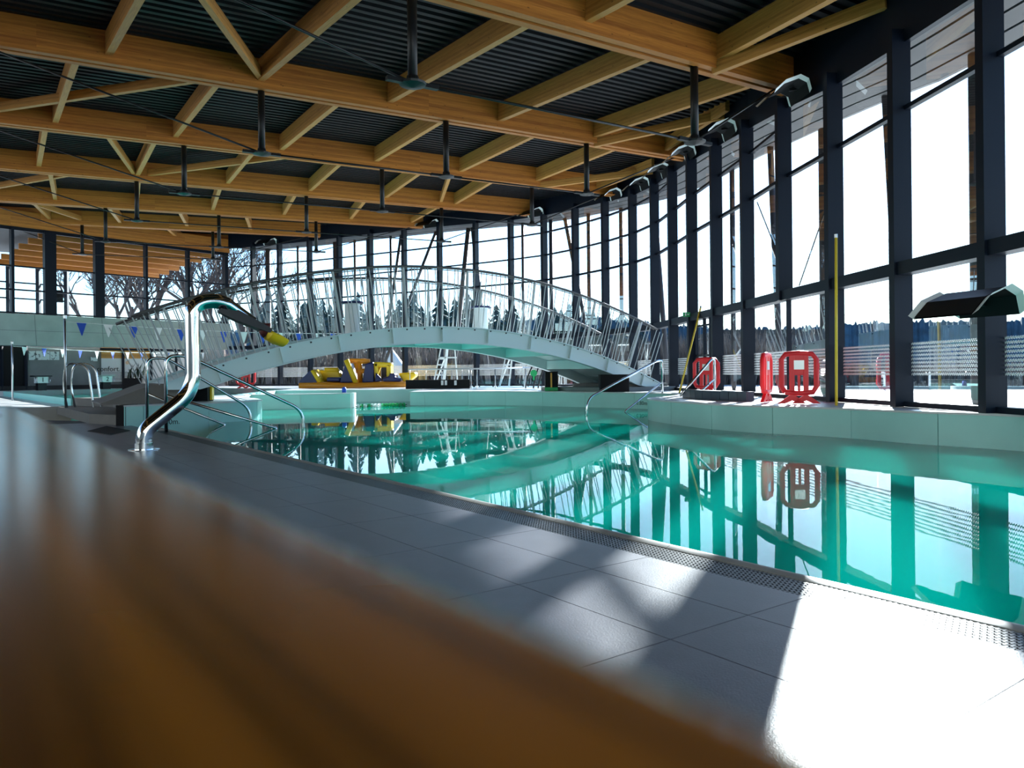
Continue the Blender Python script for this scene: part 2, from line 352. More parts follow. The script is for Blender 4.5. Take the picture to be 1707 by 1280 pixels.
for k in range(1, 7):
    e = BEAM[k]; root = empty('roof_beam', bpt(k, 0)); tag(root, BL[k], 'beam', 'laminated roof beams', 'thing')
    side = Vector((-bdir(k).y, bdir(k).x, 0))
    for sg in (-1, 1):
        timber('plank', bpt(k, BLEN[k])+side*sg*.12, bpt(k, -.2)+side*sg*.12, .15, DEP, M_GLU, root)
    MB().bar(bpt(k, BLEN[k]-.1, DEP/2+.03), bpt(k, .1, DEP/2+.03), .1, DEP-.12).build('filler', M_STEEL, root)
    prev = bpt(k, .1, .1)
    for q, L in enumerate(STRUT[k]):
        top = bpt(k, L, .15); bot = bpt(k, L, -1.4)
        MB().tube([top, bot], .075, 10).build('strut', M_STEEL, root, True)
        pl = MB(); dd = bdir(k)
        pl.lathe(bot, [(.02, -.07), (.2, -.03), (.21, .0), (.1, .04), (.09, .1)], 12)
        pl.bar(bot-dd*.42, bot+dd*.42, .09, .06)
        pl.build('rod_shoe', M_STEEL, root)
        MB().tube([prev, bot], .022, 6).build('tie_rod', M_STEEL, root, True); prev = bot
    MB().tube([prev, bpt(k, ROD_END[k], .02)], .022, 6).build('tie_rod', M_STEEL, root, True)
for k in (-1, 0, 7):
    side = Vector((-bdir(k).y, bdir(k).x, 0))
    for sg in (-1, 1): timber('edge_plank', bpt(k, BLEN[k])+side*sg*.12, bpt(k, -.2)+side*sg*.12, .15, DEP, M_GLU, ceiling)
def project(k, p):
    e = bpt(k, 0); d = bdir(k); return (Vector((p.x, p.y, 0))-Vector((e.x, e.y, 0))).dot(d)
for k in range(0, 8):
    for q in range(9):
        L = 3.3+3.03*q if k != 1 else 2.14+3.03*q
        if k == 0: L = 1+3*q
        if L > BLEN[k]-.5: continue
        p = bpt(k, L); L0 = project(k-1, p)
        if k > 1: L0 = project(k-1, bpt(k, 10))+.92*(project(k-1, p)-project(k-1, bpt(k, 10)))
        if L0 < .1 or L0 > BLEN[k-1]: continue
        a = bpt(k, L, .18); b = bpt(k-1, L0, .18); d = (b-a).normalized()
        timber('purlin', a+d*.2, b-d*.2, .14, .46, M_PUR, ceiling)
    
timber('purlin', bpt(1, 2.0, .18), (5.4, 10.7, 6.62), .14, .46, M_PUR, ceiling)
braces = [(1, 12.2, 2, 12.3), (2, 13.0, 3, 20.2), (3, 17.3, 4, 15.5), (3, 11.3, 4, 15.2), (4, 16.8, 5, 18.6), (5, 17, 6, 11), (3, 6.6, 4, 3.9), (4, 3.7, 5, .4)]
for k0, L0, k1, L1 in braces:
    a, b = bpt(k0, L0, .2), bpt(k1, L1, .2); d = (b-a).normalized()
    timber('brace', a+d*.25, b-d*.25, .12, .22, M_PUR, ceiling)
for k, L, (x, y) in ((1, 2.1, (1478, 20)), (2, 3.3, (1208, 203)), (3, 3.3, (1088, 293))):
    a = bpt(k, L, .1); b = gY(x, y, a.y); r = (unroll(x, y)[0]-853.5)/SURV_F
    # end on the facade line, same height
    for p, q in zip(FP, FP[1:]):
        A, B = p.x-r*p.y, q.x-r*q.y
        if A*B <= 0: c = p.lerp(q, A/(A-B)); break
    c = c*.985; timber('brace', a+(c-a).normalized()*.2, Vector((c.x, c.y, a.z)), .12, .22, M_PUR, ceiling)
    if k > 1:
        p2 = bpt(k, .7, .12); timber('edge_purlin', p2, Vector((c.x-.1, c.y-.6, p2.z-.02)), .12, .36, M_PUR, ceiling)

# ------------------------------------------------------------------ near deck: tiles, grate, lip
floor = MB().prism([sn(-7, 3.05), sn(19.2, 3.05), sn(24, 0), sn(24, -9), sn(-7, -9)], -.25, -.006).build('floor', M_JOINT); tag(floor, kind='structure')
tile_me = None
TW, TL = .4655, .945
def tile_mesh(w, l):
    m_ = MB().box((0, 0, -.002), (l, w, .008)); return m_
for r in range(-1, 19):
    n1 = 2.635-TW*(r-0) if r >= 0 else 3.05; n0 = n1-TW if r >= 0 else 2.635
    for q in range(-3, 19):
        s0 = 1.018+TL*q
        if s0 > 18.2 or n0 < -5.4: continue
        c = sn(s0+TL/2, (n0+n1)/2)
        if c.y < .9: continue
        px = 853.5+SURV_F*c.x/c.y
        if px < -120 or px > 2700 or c.y > 22: continue
        if r > 3 and s0 < 4.5: continue
        key = 'edge' if r < 0 else 'full'
        if key not in MATS:
            mm = MB().box((0, 0, -.003), (TL-.005, (n1-n0)-.005, .008)).mesh('tile'); mm.materials.append(M_TILE); MATS[key] = mm
        o = bpy.data.objects.new('tile', MATS[key]); C.objects.link(o); o.location = c; o.rotation_euler = (0, 0, RZ); put(o, floor)
# floor beyond the separately laid tiles
far_floor = MB().prism([sn(-7, 2.635-TW*4-.005), sn(5.4, 2.635-TW*4-.005), sn(5.4, -9), sn(-7, -9)], -.02, -.002).build('floor_tiles', M_TILE); put(far_floor, floor)
grate = empty('overflow_grate', sn(5, 3.17)); tag(grate, 'black slotted overflow grate running along the pool edge', 'grate')
gm = MB(); GL, GW = .30, .225
for q in range(7): gm.box((0, -GW/2+GW*(q+.5)/7, 0), (GL-.004, .008, .016))
for q in range(12):
    for r in range(7):
        off = .5 if r % 2 else 0
        gm.box((-GL/2+GL*(q+off+.25)/12, -GW/2+GW*(r)/7+.016, .001), (.009, .034, .015))
gme = gm.mesh('grate_section'); gme.materials.append(M_GRATE)
for q in range(-14, 48):
    o = bpy.data.objects.new('grate_section', gme); C.objects.link(o); o.location = sn(1+q*GL, 3.05+.12, -.012); o.rotation_euler = (0, 0, RZ); put(o, grate)
trim = empty('trim_2', sn(5, 3.3)); tag(trim, kind='structure')
MB().prism([sn(-7, 3.05), sn(16.5, 3.05), sn(16.5, 3.285), sn(-7, 3.285)], -.2, -.09).build('gutter', M_BLACK, trim)
for q in range(-6, 16):
    a, b = q*1.0, q*1.0+.997
    pr = [(3.285, -.2), (3.285, .0), (3.32, .012), (3.36, .004), (3.395, -.03), (3.42, -.08), (3.42, -1.2), (3.3, -1.2)]
    vs = [sn(a, n, z) for n, z in pr]+[sn(b, n, z) for n, z in pr]; m_ = len(pr)
    MB().add(vs, [tuple(range(m_)), tuple(range(2*m_-1, m_-1, -1))]+[(i, m_+i, m_+(i+1) % m_, (i+1) % m_) for i in range(m_)]).build('lip_stone', M_LIP, trim, 'auto')

# ------------------------------------------------------------------ pool basin, water, raised terraces
def smooth_pts(pts, n=4):
    """Catmull-Rom through 2D points"""
    out = []; P_ = [Vector((p[0], p[1], 0)) for p in pts]; P_ = [P_[0]*2-P_[1]]+P_+[P_[-1]*2-P_[-2]]
    for i in range(1, len(P_)-2):
        a, b, c, d = P_[i-1:i+3]
        for k in range(n):
            t = k/n; out.append(.5*((2*b)+(c-a)*t+(2*a-5*b+4*c-d)*t*t+(3*b-a-3*c+d)*t**3))
    return out+[P_[-2]]
RIGHT = smooth_pts([(6.9, 8.0), (6.43, 9.65), (5.65, 10.75), (5.18, 11.7), (4.67, 12.35), (3.97, 13.1), (3.5, 14.1), (3.1, 15.6), (2.98, 16.6), (3.2, 17.5), (3.9, 18.6), (4.3, 19.8), (4.1, 21.0), (3.5, 21.9), (1.75, 23.4), (.2, 24.7), (-1.45, 25.4), (-3.4, 25.6)], 4)
GAPW = [Vector((-3.45, 25.9, 0)), Vector((-3.5, 29.4, 0)), Vector((-5.3, 29.4, 0)), Vector((-5.3, 24.5, 0))]
LEFT = smooth_pts([(-5.1, 24.2), (-6.6, 23.9), (-8.0, 23.4)], 3)+smooth_pts([(-7.9, 22.4), (-7.1, 20.6), (-6.3, 19.0), (-6.0, 18.2), (-6.25, 17.5), (-6.9, 16.7), (-7.9, 15.6)], 4)
LAPR = [(-8.6, 23.9), (-9.0, 26.5), (-9.3, 29.4), (-9.6, 33.5), (-17.0, 40.2), (-22.4, 33.8), (-12.3, 21.4)]
# terrace slab: pool boundary then along the facade
wallL0, wallL1 = Vector((-23.3, 35.2, 0)), Vector((-16.08, 43.9, 0))
poly = [v for v in RIGHT]+[Vector((-3.45, 25.9, 0)), Vector((-3.5, 29.4, 0)), Vector((-9.3, 29.4, 0)), Vector((-9.6, 33.5, 0)), Vector((-17.0, 40.2, 0)), Vector((-22.4, 33.8, 0)), Vector((-25, 33.5, 0)), wallL0+Vector((-.6, .6, 0)), wallL1+Vector((-.5, .5, 0))]
poly += [FP[i]*1.0+outn(i)[0]*.3 for i in range(len(FP)-1, NP-2, -1)]
terr = MB().prism([(p.x, p.y) for p in poly], ZB, ZD-.012).build('floor_terrace', M_TERR); tag(terr, kind='structure')
isl = [v for v in LEFT]+[Vector((-8.0, 16.4, 0)), Vector((-9.6, 19.8, 0)), Vector((-11.6, 22.0, 0)), Vector((-8.4, 23.75, 0)), Vector((-5.1, 24.6, 0))]
isla = MB().prism([(p.x, p.y) for p in isl], ZB, ZD-.012).build('floor_island', M_TERR); tag(isla, kind='structure')
ec = MB().box((-5.07, 24.42, (ZB+ZD)/2), (.1, .5, ZD-ZB+.01)).build('wall_end', M_WHITE); tag(ec, kind='structure')
lw = MB().prism([(-8.6, 23.9), (-8.35, 23.8), (-9.05, 29.5), (-9.35, 29.5)], ZB, ZD).build('wall_lap', M_PWALL); tag(lw, kind='structure')
def panels(pts, name, L=1.25):
    root = empty(name, pts[0]); tag(root, kind='structure')
    segs = []; cur = [pts[0]]; acc = 0
    for a, b in zip(pts, pts[1:]):
        acc += (b-a).length; cur.append(b)
        if acc > L: segs.append(cur); cur = [b]; acc = 0
    if len(cur) > 1: segs.append(cur)
    for sg in segs:
        n = len(sg); vs = []
        for i, p in enumerate(sg):
            t = (sg[min(i+1, n-1)]-sg[max(i-1, 0)]).normalized(); o_ = Vector((-t.y, t.x, 0))*SIDE
            q = p.copy()
            if i == 0: q += t*.004
            if i == n-1: q -= t*.004
            for off, z in ((.03, ZB), (.03, ZD-.03), (-.12, ZD-.03), (-.12, ZB)): vs.append(q+o_*off+Vector((0, 0, z)))
        fs = [(4*i+a, 4*i+b, 4*i+4+b, 4*i+4+a) for i in range(n-1) for a, b in ((0, 1), (1, 2), (2, 3), (3, 0))]+[(0, 3, 2, 1), (4*n-4, 4*n-3, 4*n-2, 4*n-1)]
        MB().add(vs, fs).build('panel', M_PWALL, root, 'auto')
        vs = []
        for i, p in enumerate(sg):
            t = (sg[min(i+1, n-1)]-sg[max(i-1, 0)]).normalized(); o_ = Vector((-t.y, t.x, 0))*SIDE
            for off, z in ((.045, ZD-.03), (.045, ZD), (-.3, ZD), (-.3, ZD-.03)): vs.append(p+o_*off+Vector((0, 0, z)))
        MB().add(vs, fs).build('coping', M_TERR, root, 'auto')
    return root
SIDE = 1
wall_r = panels(RIGHT, 'wall_pool_right')
wall_l = panels(LEFT, 'wall_pool_left')
basin = MB().add([(-9.5, 2, ZB), (9, -8, ZB), (9, 30, ZB), (-9.5, 30, ZB)], [(0, 1, 2, 3)]).build('floor_pool', M_BASIN); tag(basin, kind='structure')
e0, e1 = sn(-7, 3.4), sn(13.2, 3.4)
wat = MB().add([(e1.x, e1.y, ZW), (e0.x, e0.y, ZW), (7.4, -2, ZW), (7.4, 10, ZW), (6, 22, ZW), (3, 29.5, ZW), (-9.2, 29.5, ZW), (-8.6, 24, ZW)], [tuple(range(8))]).build('pool_water', M_WATER)
tag(wat, 'calm turquoise water of the leisure pool mirroring the windows', 'water', kind='stuff')
tag(MB().box((-6.4, 29.36, (ZB+ZD)/2), (5.9, .06, ZD-ZB)).build('wall_far_basin', M_PWALL), kind='structure')
lapw = MB().add([(x, y, ZLAP) for x, y in LAPR], [tuple(range(7))]).build('lap_pool_water', M_LAPW); tag(lapw, 'pale green water of the lap pool before the starting blocks', 'water', kind='stuff')
lb = MB(); n = len(LAPR); lb.add([(x, y, -.9) for x, y in LAPR]+[(x, y, ZD-.012) for x, y in LAPR], [tuple(range(n))]+[(i, (i+1) % n, n+(i+1) % n, n+i) for i in range(n)])
lb = lb.build('floor_lap_pool', M_LAPB); tag(lb, kind='structure')
# lap pool deck on the near side
lapdeck = MB().prism([(-12.3, 21.4), (-22.4, 33.8), (-25, 33.5), (-30, 27), (-19, 17.5), (-13.2, 20.2)], -.5, .2).build('floor_lap_deck', M_TERR); tag(lapdeck, kind='structure')

# ------------------------------------------------------------------ walls of the hall
def slab(name, a, b, z0, z1, th, mat, off=0):
    a, b = Vector((a[0], a[1], 0)), Vector((b[0], b[1], 0)); t = (b-a).normalized(); nn = Vector((-t.y, t.x, 0))
    return MB().prism([(p.x, p.y) for p in (a+nn*off, b+nn*off, b+nn*(off+th), a+nn*(off+th))], z0, z1).build(name, mat)
gt = (wallL1-wallL0).normalized(); gn = Vector((-gt.y, gt.x, 0))      # gn points away from the hall
wallL_far = wallL0-gt*8
gal = slab('wall_gallery', wallL_far, wallL1, 2.5, 3.97, .5, M_CONC); tag(gal, kind='structure')
# horizontal board joints in the concrete
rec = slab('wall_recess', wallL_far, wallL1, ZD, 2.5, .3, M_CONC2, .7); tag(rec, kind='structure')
tag(slab('wall_left', (-30, 28.6), (-24, -10), -.3, 9, .3, M_CONC, 0), kind='structure')
tag(slab('wall_back', (-24, -9.5), (8, -9.5), -.3, 9, .3, M_CONC, -.3), kind='structure')
galw = empty('window_gallery', wallL0+Vector((0, 0, 3.97))); tag(galw, kind='structure')
def gp(x, z, off=0.15):
    """point on the gallery wall line at frame position x"""
    r = (unroll(x, 480)[0]-853.5)/SURV_F; A = wallL0; k = (A.x-r*A.y)/(r*gt.y-gt.x); return A+gt*k+gn*off+Vector((0, 0, z))
ztop = 7.95
for x, wd in ((85, .5), (167, .44), (245, .12), (315, .14), (378, .2), (22, .12)):
    MB().bar(gp(x, 3.97), gp(x, ztop), wd, .3, up=gn).build('post', M_FRAME, galw)
for z in (4.03, 5.1, 6.2, ztop): MB().bar(wallL_far+gn*.15+Vector((0, 0, z)), wallL1+gn*.15+Vector((0, 0, z)), .1, .07 if z < ztop else .16).build('transom', M_FRAME, galw)
xs = [-120, 22, 85, 167, 245, 315, 378]
for x0, x1 in zip(xs, xs[1:]):
    for z0, z1 in ((4.03, 5.1), (5.1, 6.2), (6.2, ztop)):
        MB().add([gp(x0, z0), gp(x1, z0), gp(x1, z1), gp(x0, z1)], [(0, 1, 2, 3)]).build('pane', M_GLASS, galw)
lint = empty('trim_3', wallL0+Vector((0, 0, ztop))); tag(lint, kind='structure')
timber('lintel_beam', wallL_far+Vector((0, 0, ztop+.08))+gn*.1, wallL1+Vector((0, 0, ztop+.08))+gn*.1, .2, .75, M_GLU, lint)
# annexe behind the gallery glass: roof with timber joists, back glazing
annex = MB().prism([(p.x, p.y) for p in (wallL_far+gn*.4, wallL1+gn*.4, wallL1+gn*7-gt*1.5, wallL_far+gn*12)], 8.05, 8.2).build('ceiling_annexe', M_DECK); tag(annex, kind='structure')
for q in range(6):
    a = wallL1+gn*(1.0+1.3*q)+Vector((0, 0, 7.75-.12*q))
    timber('joist', a-gt*9.5, a-gt*.5, .12, .3, M_GLU, annex)
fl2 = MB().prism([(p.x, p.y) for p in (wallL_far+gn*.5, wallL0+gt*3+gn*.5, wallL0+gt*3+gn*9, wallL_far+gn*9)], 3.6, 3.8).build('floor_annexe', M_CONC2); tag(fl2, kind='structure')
aw = empty('window_annexe', wallL0+gn*9); tag(aw, kind='structure')
for q in range(9):
    a = wallL0+gn*9+gt*(-6+1.5*q); MB().bar(a+Vector((0, 0, 3.8)), a+Vector((0, 0, 7.4)), .2, .2).build('post', M_FRAME, aw)
for z in (4.6, 5.5, 6.4, 7.4): MB().bar(wallL0+gn*9-gt*6+Vector((0, 0, z)), wallL0+gn*9+gt*6+Vector((0, 0, z)), .08, .08).build('transom', M_FRAME, aw)

# ------------------------------------------------------------------ arched footbridge
BA = radians(33); BU = Vector((cos(BA), sin(BA), 0)); BN = Vector((-sin(BA), cos(BA), 0)); B0 = Vector((-2.63, 19.72, 0)); BW = 2.75
def zg(t): return 2.238-.02826*(t-1.213)**2            # girder top
def zr(t): return 3.80-.0262*(t-1.19)**2               # handrail
def bp(t, w, z): p = B0+BU*t+BN*w; p.z = z; return p
TL0, TL1 = -5.75, 8.75
bridge = empty('footbridge', bp(TL0, 0, ZD)); tag(bridge, 'white arched steel footbridge with slanting balusters over the turquoise pool', 'bridge')
NS = 44
ts = [TL0+(TL1-TL0)*i/NS for i in range(NS+1)]
GD = .42
for w, nm in ((0, -1), (BW, 1)):
    vs = []
    for t in ts:
        zt = zg(t); zb = max(zt-GD, ZD+.13 if t > 0 else ZD+.3); zb = min(zb, zt-.04)
        vs += [bp(t, w, zt), bp(t, w, zb), bp(t, w+.03*-nm, zb), bp(t, w+.03*-nm, zt)]
    g = MB().add(vs, [(4*i+a, 4*i+4+a, 4*i+4+b, 4*i+b) for i in range(NS) for a, b in ((0, 1), (1, 2), (2, 3), (3, 0))]+[(0, 1, 2, 3), (4*NS+3, 4*NS+2, 4*NS+1, 4*NS)]).build('girder', M_GIRD, bridge, 'auto')
    # flanges
    for top in (0, 1):
        vs = []
        for t in ts:
            zt = zg(t); zb = min(max(zt-GD, ZD+.13 if t > 0 else ZD+.3), zt-.04); z = zt if top else zb
            vs += [bp(t, w-.07, z-.012), bp(t, w+.09, z-.012), bp(t, w+.09, z+.012), bp(t, w-.07, z+.012)]
        MB().add(vs, [(4*i+a, 4*i+4+a, 4*i+4+b, 4*i+b) for i in range(NS) for a, b in ((0, 1), (1, 2), (2, 3), (3, 0))]+[(0, 1, 2, 3), (4*NS+3, 4*NS+2, 4*NS+1, 4*NS)]).build('flange', M_GIRD, g)
    # stiffener plates on the outer face
    for q in range(10):
        t = -4.75+q*1.42
        if t > 8.2: continue
        s_ = -2*.02826*(t-1.213); up = (Vector((0, 0, 1))-BU*s_).normalized(); c = bp(t, w+(-.035 if nm < 0 else .035), zg(t)-.02); bt = c-up*(GD-.06)
        MB().bar(c, bt, .025, .10, up=BN).build('stiffener', M_GIRD, g)
    # bolts under the handrail posts
    for q in range(27):
        t = -4.6+q*.5
        c = bp(t, w+(-.075 if nm < 0 else .095), zg(t)-.05); MB().tube([c, c+BN*(.02*nm)], .022, 6).build('bolt', M_STEEL, g)
# deck plates (undersides visible) and cross beams
for q in range(18):
    t0, t1 = TL0+.05+q*.8, TL0+.05+q*.8+.78
    if t1 > TL1: t1 = TL1-.05
    vs = [bp(t0, .05, zg(t0)-.10), bp(t1, .05, zg(t1)-.10), bp(t1, BW-.05, zg(t1)-.10), bp(t0, BW-.05, zg(t0)-.10)]
    MB().add(vs+[v+Vector((0, 0, .06)) for v in vs], [(3, 2, 1, 0), (4, 5, 6, 7), (0, 1, 5, 4), (1, 2, 6, 5), (2, 3, 7, 6), (3, 0, 4, 7)]).build('deck_plate', M_GIRD, bridge)
    if q % 2 == 1 and -4.8 < t0 < 7.6: MB().bar(bp(t0, .04, zg(t0)-.25), bp(t0, BW-.04, zg(t0)-.25), .09, .28).build('cross_beam', M_GIRD, bridge)
# handrails, balusters, posts
rb = random.Random(3)
for w in (-.02, BW+.02):
    hr = MB().tube([bp(t, w, zr(t)) for t in [-6.45+15.1*i/50 for i in range(51)]], .036, 8).build('handrail', M_HAND, bridge, True)
    MB().tube([bp(t, w, zr(t)-.06) for t in [-6.3+14.8*i/50 for i in range(51)]], .014, 6).build('baluster_bar', M_HAND, hr, True)
    t = -5.9; q = 0
    while t < 8.45:
        s_ = -2*.0272*(t-1.2); ln = zr(t)-zg(t); post = q % 12 == 5
        a = bp(t, w, max(zg(t), ZD+.3)+.01)
        tt = t-s_*ln          # balusters stand square to the arch, so their tops move outwards
        tt += 0 if post else rb.uniform(-.07, .07)
        b = bp(tt, w, zr(tt)-.03)
        if post: MB().bar(a, b, .045, .07, up=BN).build('rail_post', M_RAIL, bridge)
        else: MB().tube([a, b], .0135, 6).build('baluster', M_RAIL, bridge)
        t += rb.choice((.10, .13, .22, .15)); q += 1
# landings at both ends
ra = empty('bridge_ramp', bp(-6.4, 1.3, ZD)); tag(ra, 'grey tiled ramp rising to the footbridge beside the black panel', 'ramp')
def wedge(t0, z0, t1, z1, w0, w1, zb, name, mat, par):
    vs = [bp(t0, w0, zb), bp(t1, w0, zb), bp(t1, w1, zb), bp(t0, w1, zb), bp(t0, w0, z0), bp(t1, w0, z1), bp(t1, w1, z1), bp(t0, w1, z0)]
    return MB().add(vs, [(3, 2, 1, 0), (4, 5, 6, 7), (0, 1, 5, 4), (1, 2, 6, 5), (2, 3, 7, 6), (3, 0, 4, 7)]).build(name, mat, par)
wedge(-7.0, ZD+.02, -6.0, .82, .3, BW-.1, ZD-.01, 'slope', M_STEP, ra)
wedge(-6.0, .82, -5.77, .84, .3, BW-.1, ZD-.01, 'landing', M_STEP, ra)
wedge(-5.77, .70, -5.2, .70, .25, BW-.2, ZD-.01, 'pier', M_STEP, ra)
ab = empty('bridge_abutment', bp(8.6, 1.3, ZD)); tag(ab, 'low dark grey plinth under the footbridge end by the black cube', 'plinth')
wedge(6.2, ZD+.12, 9.5, ZD+.12, -.25, BW+.2, ZD-.01, 'plinth', M_CONC2, ab)
wedge(7.3, ZD+.22, 9.2, ZD+.22, .1, BW-.1, ZD+.12, 'step', M_STEP, ab)
# bollards with navy caps standing on the bridge
for t, w, lab in ((-.95, 1.5, 'white fountain pillar with navy cap on the bridge, farther from the tall windows'), (3.05, 1.5, 'white fountain pillar with navy cap on the bridge, closer to the tall windows')):
    b = bp(t, w, zg(t)-.04); r = empty('fountain_pillar', b); tag(r, lab, 'pillar', 'capped pillars on the bridge')
    MB().lathe(b, [(.20, 0), (.20, .8), (.22, .82)], 18).build('shaft', M_WHITE, r, 'auto')
    MB().lathe(b+Vector((0, 0, .82)), [(.30, 0), (.31, .03), (.30, .055), (.02, .06)], 18).build('cap', M_NAVY, r, 'auto')

# ------------------------------------------------------------------ stainless fittings
jb = gz(240, 750); jet = empty('water_cannon', jb); tag(jet, 'thick polished steel swan-neck water cannon standing on grey tiles', 'water cannon')
def jp(t, z): p = jb+D2*t; p.z = z; return p
pth = rounded([jp(0, .0), jp(0, .26), jp(.64, .72+.06), jp(.64, 2.02), jp(1.02, 2.10), jp(1.5, 1.80)], .26, 7)
MB().tube(pth, [.105]*(len(pth)-2)+[.09, .07], 20).build('pipe', M_CHROME, jet, 'auto')
MB().lathe(jb, [(.20, .0), (.20, .012), (.12, .02), (.118, .1)], 28).build('base_flange', M_CHROME, jet, 'auto')
nz = MB(); a0, a1 = jp(1.02, 1.98), jp(1.72, 1.66); d = (a1-a0).normalized(); sd = d.cross(Vector((0, 0, 1))).normalized(); uu = sd.cross(d)
vs = []
for p, wv, hv in ((a0, .05, .07), (a0+d*.25, .09, .075), (a1, .15, .035)):
    vs += [p+sd*wv*i+uu*hv*j for i, j in ((-1, -1), (1, -1), (1, 1), (-1, 1))]
nz.add(vs, [(0, 1, 2, 3), (11, 10, 9, 8)]+[(4*k+i, 4*k+4+i, 4*k+4+(i+1) % 4, 4*k+(i+1) % 4) for k in (0, 1) for i in range(4)]).build('nozzle', M_STEEL, jet, 'auto')
c = a1+d*.02
cp = MB(); vs = []; secs = [(-.05, .12, .06), (.0, .19, .10), (.14, .21, .11), (.27, .17, .09), (.31, .06, .03)]; ng = 14
for k_, wv, hv in secs:
    q_ = c+d*k_-uu*.03
    vs += [q_+sd*wv*cos(2*pi*g/ng)+uu*(hv*sin(2*pi*g/ng) if sin(2*pi*g/ng) < 0 else hv*.45*sin(2*pi*g/ng)) for g in range(ng)]
cp.add(vs, [(k_*ng+g, k_*ng+(g+1) % ng, (k_+1)*ng+(g+1) % ng, (k_+1)*ng+g) for k_ in range(4) for g in range(ng)]+[tuple(range(ng-1, -1, -1)), tuple(4*ng+g for g in range(ng))]); cp.build('nozzle_cover', M_YEL, jet, 'auto')
MB().tube([c-d*.13, c-d*.05], [.08, .125], 14).build('foam_ring', M_DRED, jet, True)

def rail(name, label, pts, lows, r=.026, rad=.22, mat=M_CHROME, group=None):
    o = empty(name, pts[0]); tag(o, label, 'handrail', group)
    MB().tube(rounded(pts, rad, 7), r, 10).build('tube', mat, o, True)
    for l in lows: MB().tube(rounded(l, .05, 3), r*.85, 8).build('lower_bar', mat, o, True)
    return o
def rp(base, t, z): p = base+D2*t; p.z = z; return p
for base, te, lab in ((Vector((-7.3, 15.35, 0)), 2.05, 'tall steel stair handrail farther from the swan-neck cannon, dipping into the pool'),
                      (gz(277, 720), 2.55, 'tall steel stair handrail just behind the swan-neck cannon, dipping into the pool')):
    zt = 1.36
    rail('stair_handrail', lab, [rp(base, 0, -.05), rp(base, 0, zt), rp(base, .35, zt+.02), rp(base, te, .30), rp(base, te+.02, -.5)],
         [[rp(base, .0, .66), rp(base, te-.55, -.03), rp(base, te-.55, -.06)]], .03, .26, group='stair handrails by the water cannon')
b0 = gz(1104, 655, ZD); b1 = Vector((1.9, 19.4, 0))
def lp(k, z): p = b0.lerp(b1, k); p.z = z; return p
rail('stair_handrail', 'steel stair handrail descending past the depth marking beside the black cube', [lp(0, ZD), lp(0, 1.32), lp(.08, 1.30), lp(1, .34), lp(1.02, -.4)],
     [[lp(0, .72), lp(.52, -.03), lp(.52, -.08)]], .032, .25)
b0 = Vector((4.8, 18.2, 0)); b1 = Vector((3.85, 17.4, 0))
rail('stair_handrail', 'short steel handrail on the raised terrace in front of a red barrier', [lp(0, ZD), lp(0, 1.28), lp(.1, 1.28), lp(1.05, .46)], [[lp(0, .82), lp(.55, .46)]], .03, .2)
def ladder(x, y, zb, hgt, gap, lab, lean=.5, yaw=0):
    b = gz(x, y, zb); o = empty('pool_ladder', b); tag(o, lab, 'pool ladder')
    for k in (0, 1):
        p = b+Vector((gap*k*cos(yaw), gap*k*sin(yaw), 0)); q = p+Vector((lean*.9, lean*.35, 0))
        MB().tube(rounded([p, p+Vector((-.12, 0, hgt*.55)), p+Vector((-.02, 0, hgt)), q+Vector((0, 0, hgt*.92)), q+Vector((.12, 0, .2)), q+Vector((.16, 0, -.25))], .3, 6), .026, 8).build('rail', M_CHROME, o, True)
    for k in range(2):
        p = b+Vector((lean*.95, lean*.35, -.08-.25*k)); MB().bar(p, p+Vector((gap*cos(yaw), gap*sin(yaw), 0)), .08, .03).build('tread', M_CHROME, o)
ladder(112, 680, .2, 1.2, .2, 'steel pool ladder with two tall hoops behind the flag post', .5, 1.0)
ladder(-8, 655, .22, .85, .2, 'steel pool ladder hoop cut by the picture edge', .5, 1.2)

# ------------------------------------------------------------------ bunting over the lap pool
def bunting(p0, p1, n, fw, fh, lab, zpole0, blue_first, poles):
    o = empty('flag_line', p0); tag(o, lab, 'bunting')
    sag = lambda k: p0.lerp(p1, k)-Vector((0, 0, .10*sin(pi*k)))
    MB().tube([sag(i/16) for i in range(17)], .006, 4).build('cord', M_FLAGW, o)
    dd = (p1-p0).normalized()
    for i in range(n):
        c = sag((i+.6)/n); bl = (i % 2 == 0) == blue_first; tw = rb.uniform(-.03, .03)
        q = Vector((-dd.y, dd.x, 0))
        vs = [c-dd*fw/2, c+dd*fw/2, c+dd*.01+Vector((0, 0, -fh))+q*tw, c-dd*.01+Vector((0, 0, -fh))+q*tw]
        MB().add(vs+[v+q*.004 for v in vs], [(0, 1, 2, 3), (7, 6, 5, 4), (0, 4, 5, 1), (1, 5, 6, 2), (2, 6, 7, 3), (3, 7, 4, 0)]).build('flag', M_BLUE if bl else M_FLAGW, o)
    for pz, zb in poles:
        q = empty('flag_post', Vector((pz.x, pz.y, zb))); tag(q, 'slender steel post carrying the upper flag line' if fw > .23 else 'slender steel post carrying the lower flag line', 'post')
        MB().tube([Vector((pz.x, pz.y, zb)), Vector((pz.x, pz.y, pz.z+.1))], .028, 8).build('pole', M_BRUSH, q, True)
        MB().lathe(Vector((pz.x, pz.y, pz.z+.08)), [(.045, 0), (.045, .08), (.01, .1)], 10).build('cap', M_BRUSH, q)
p0 = gY(108, 536, 20); p1 = gY(590, 556, 27.4)
bunting(p0, p1, 14, .25, .34, 'upper line of blue and white pennants over the lap pool', .28, True, [(p0, .19)])
p0 = gY(20, 577, 27); p1 = gY(345, 588, 38)
bunting(p0, p1, 13, .22, .3, 'lower line of white and blue pennants in front of the recessed wall', .4, False, [(p0, .2)])

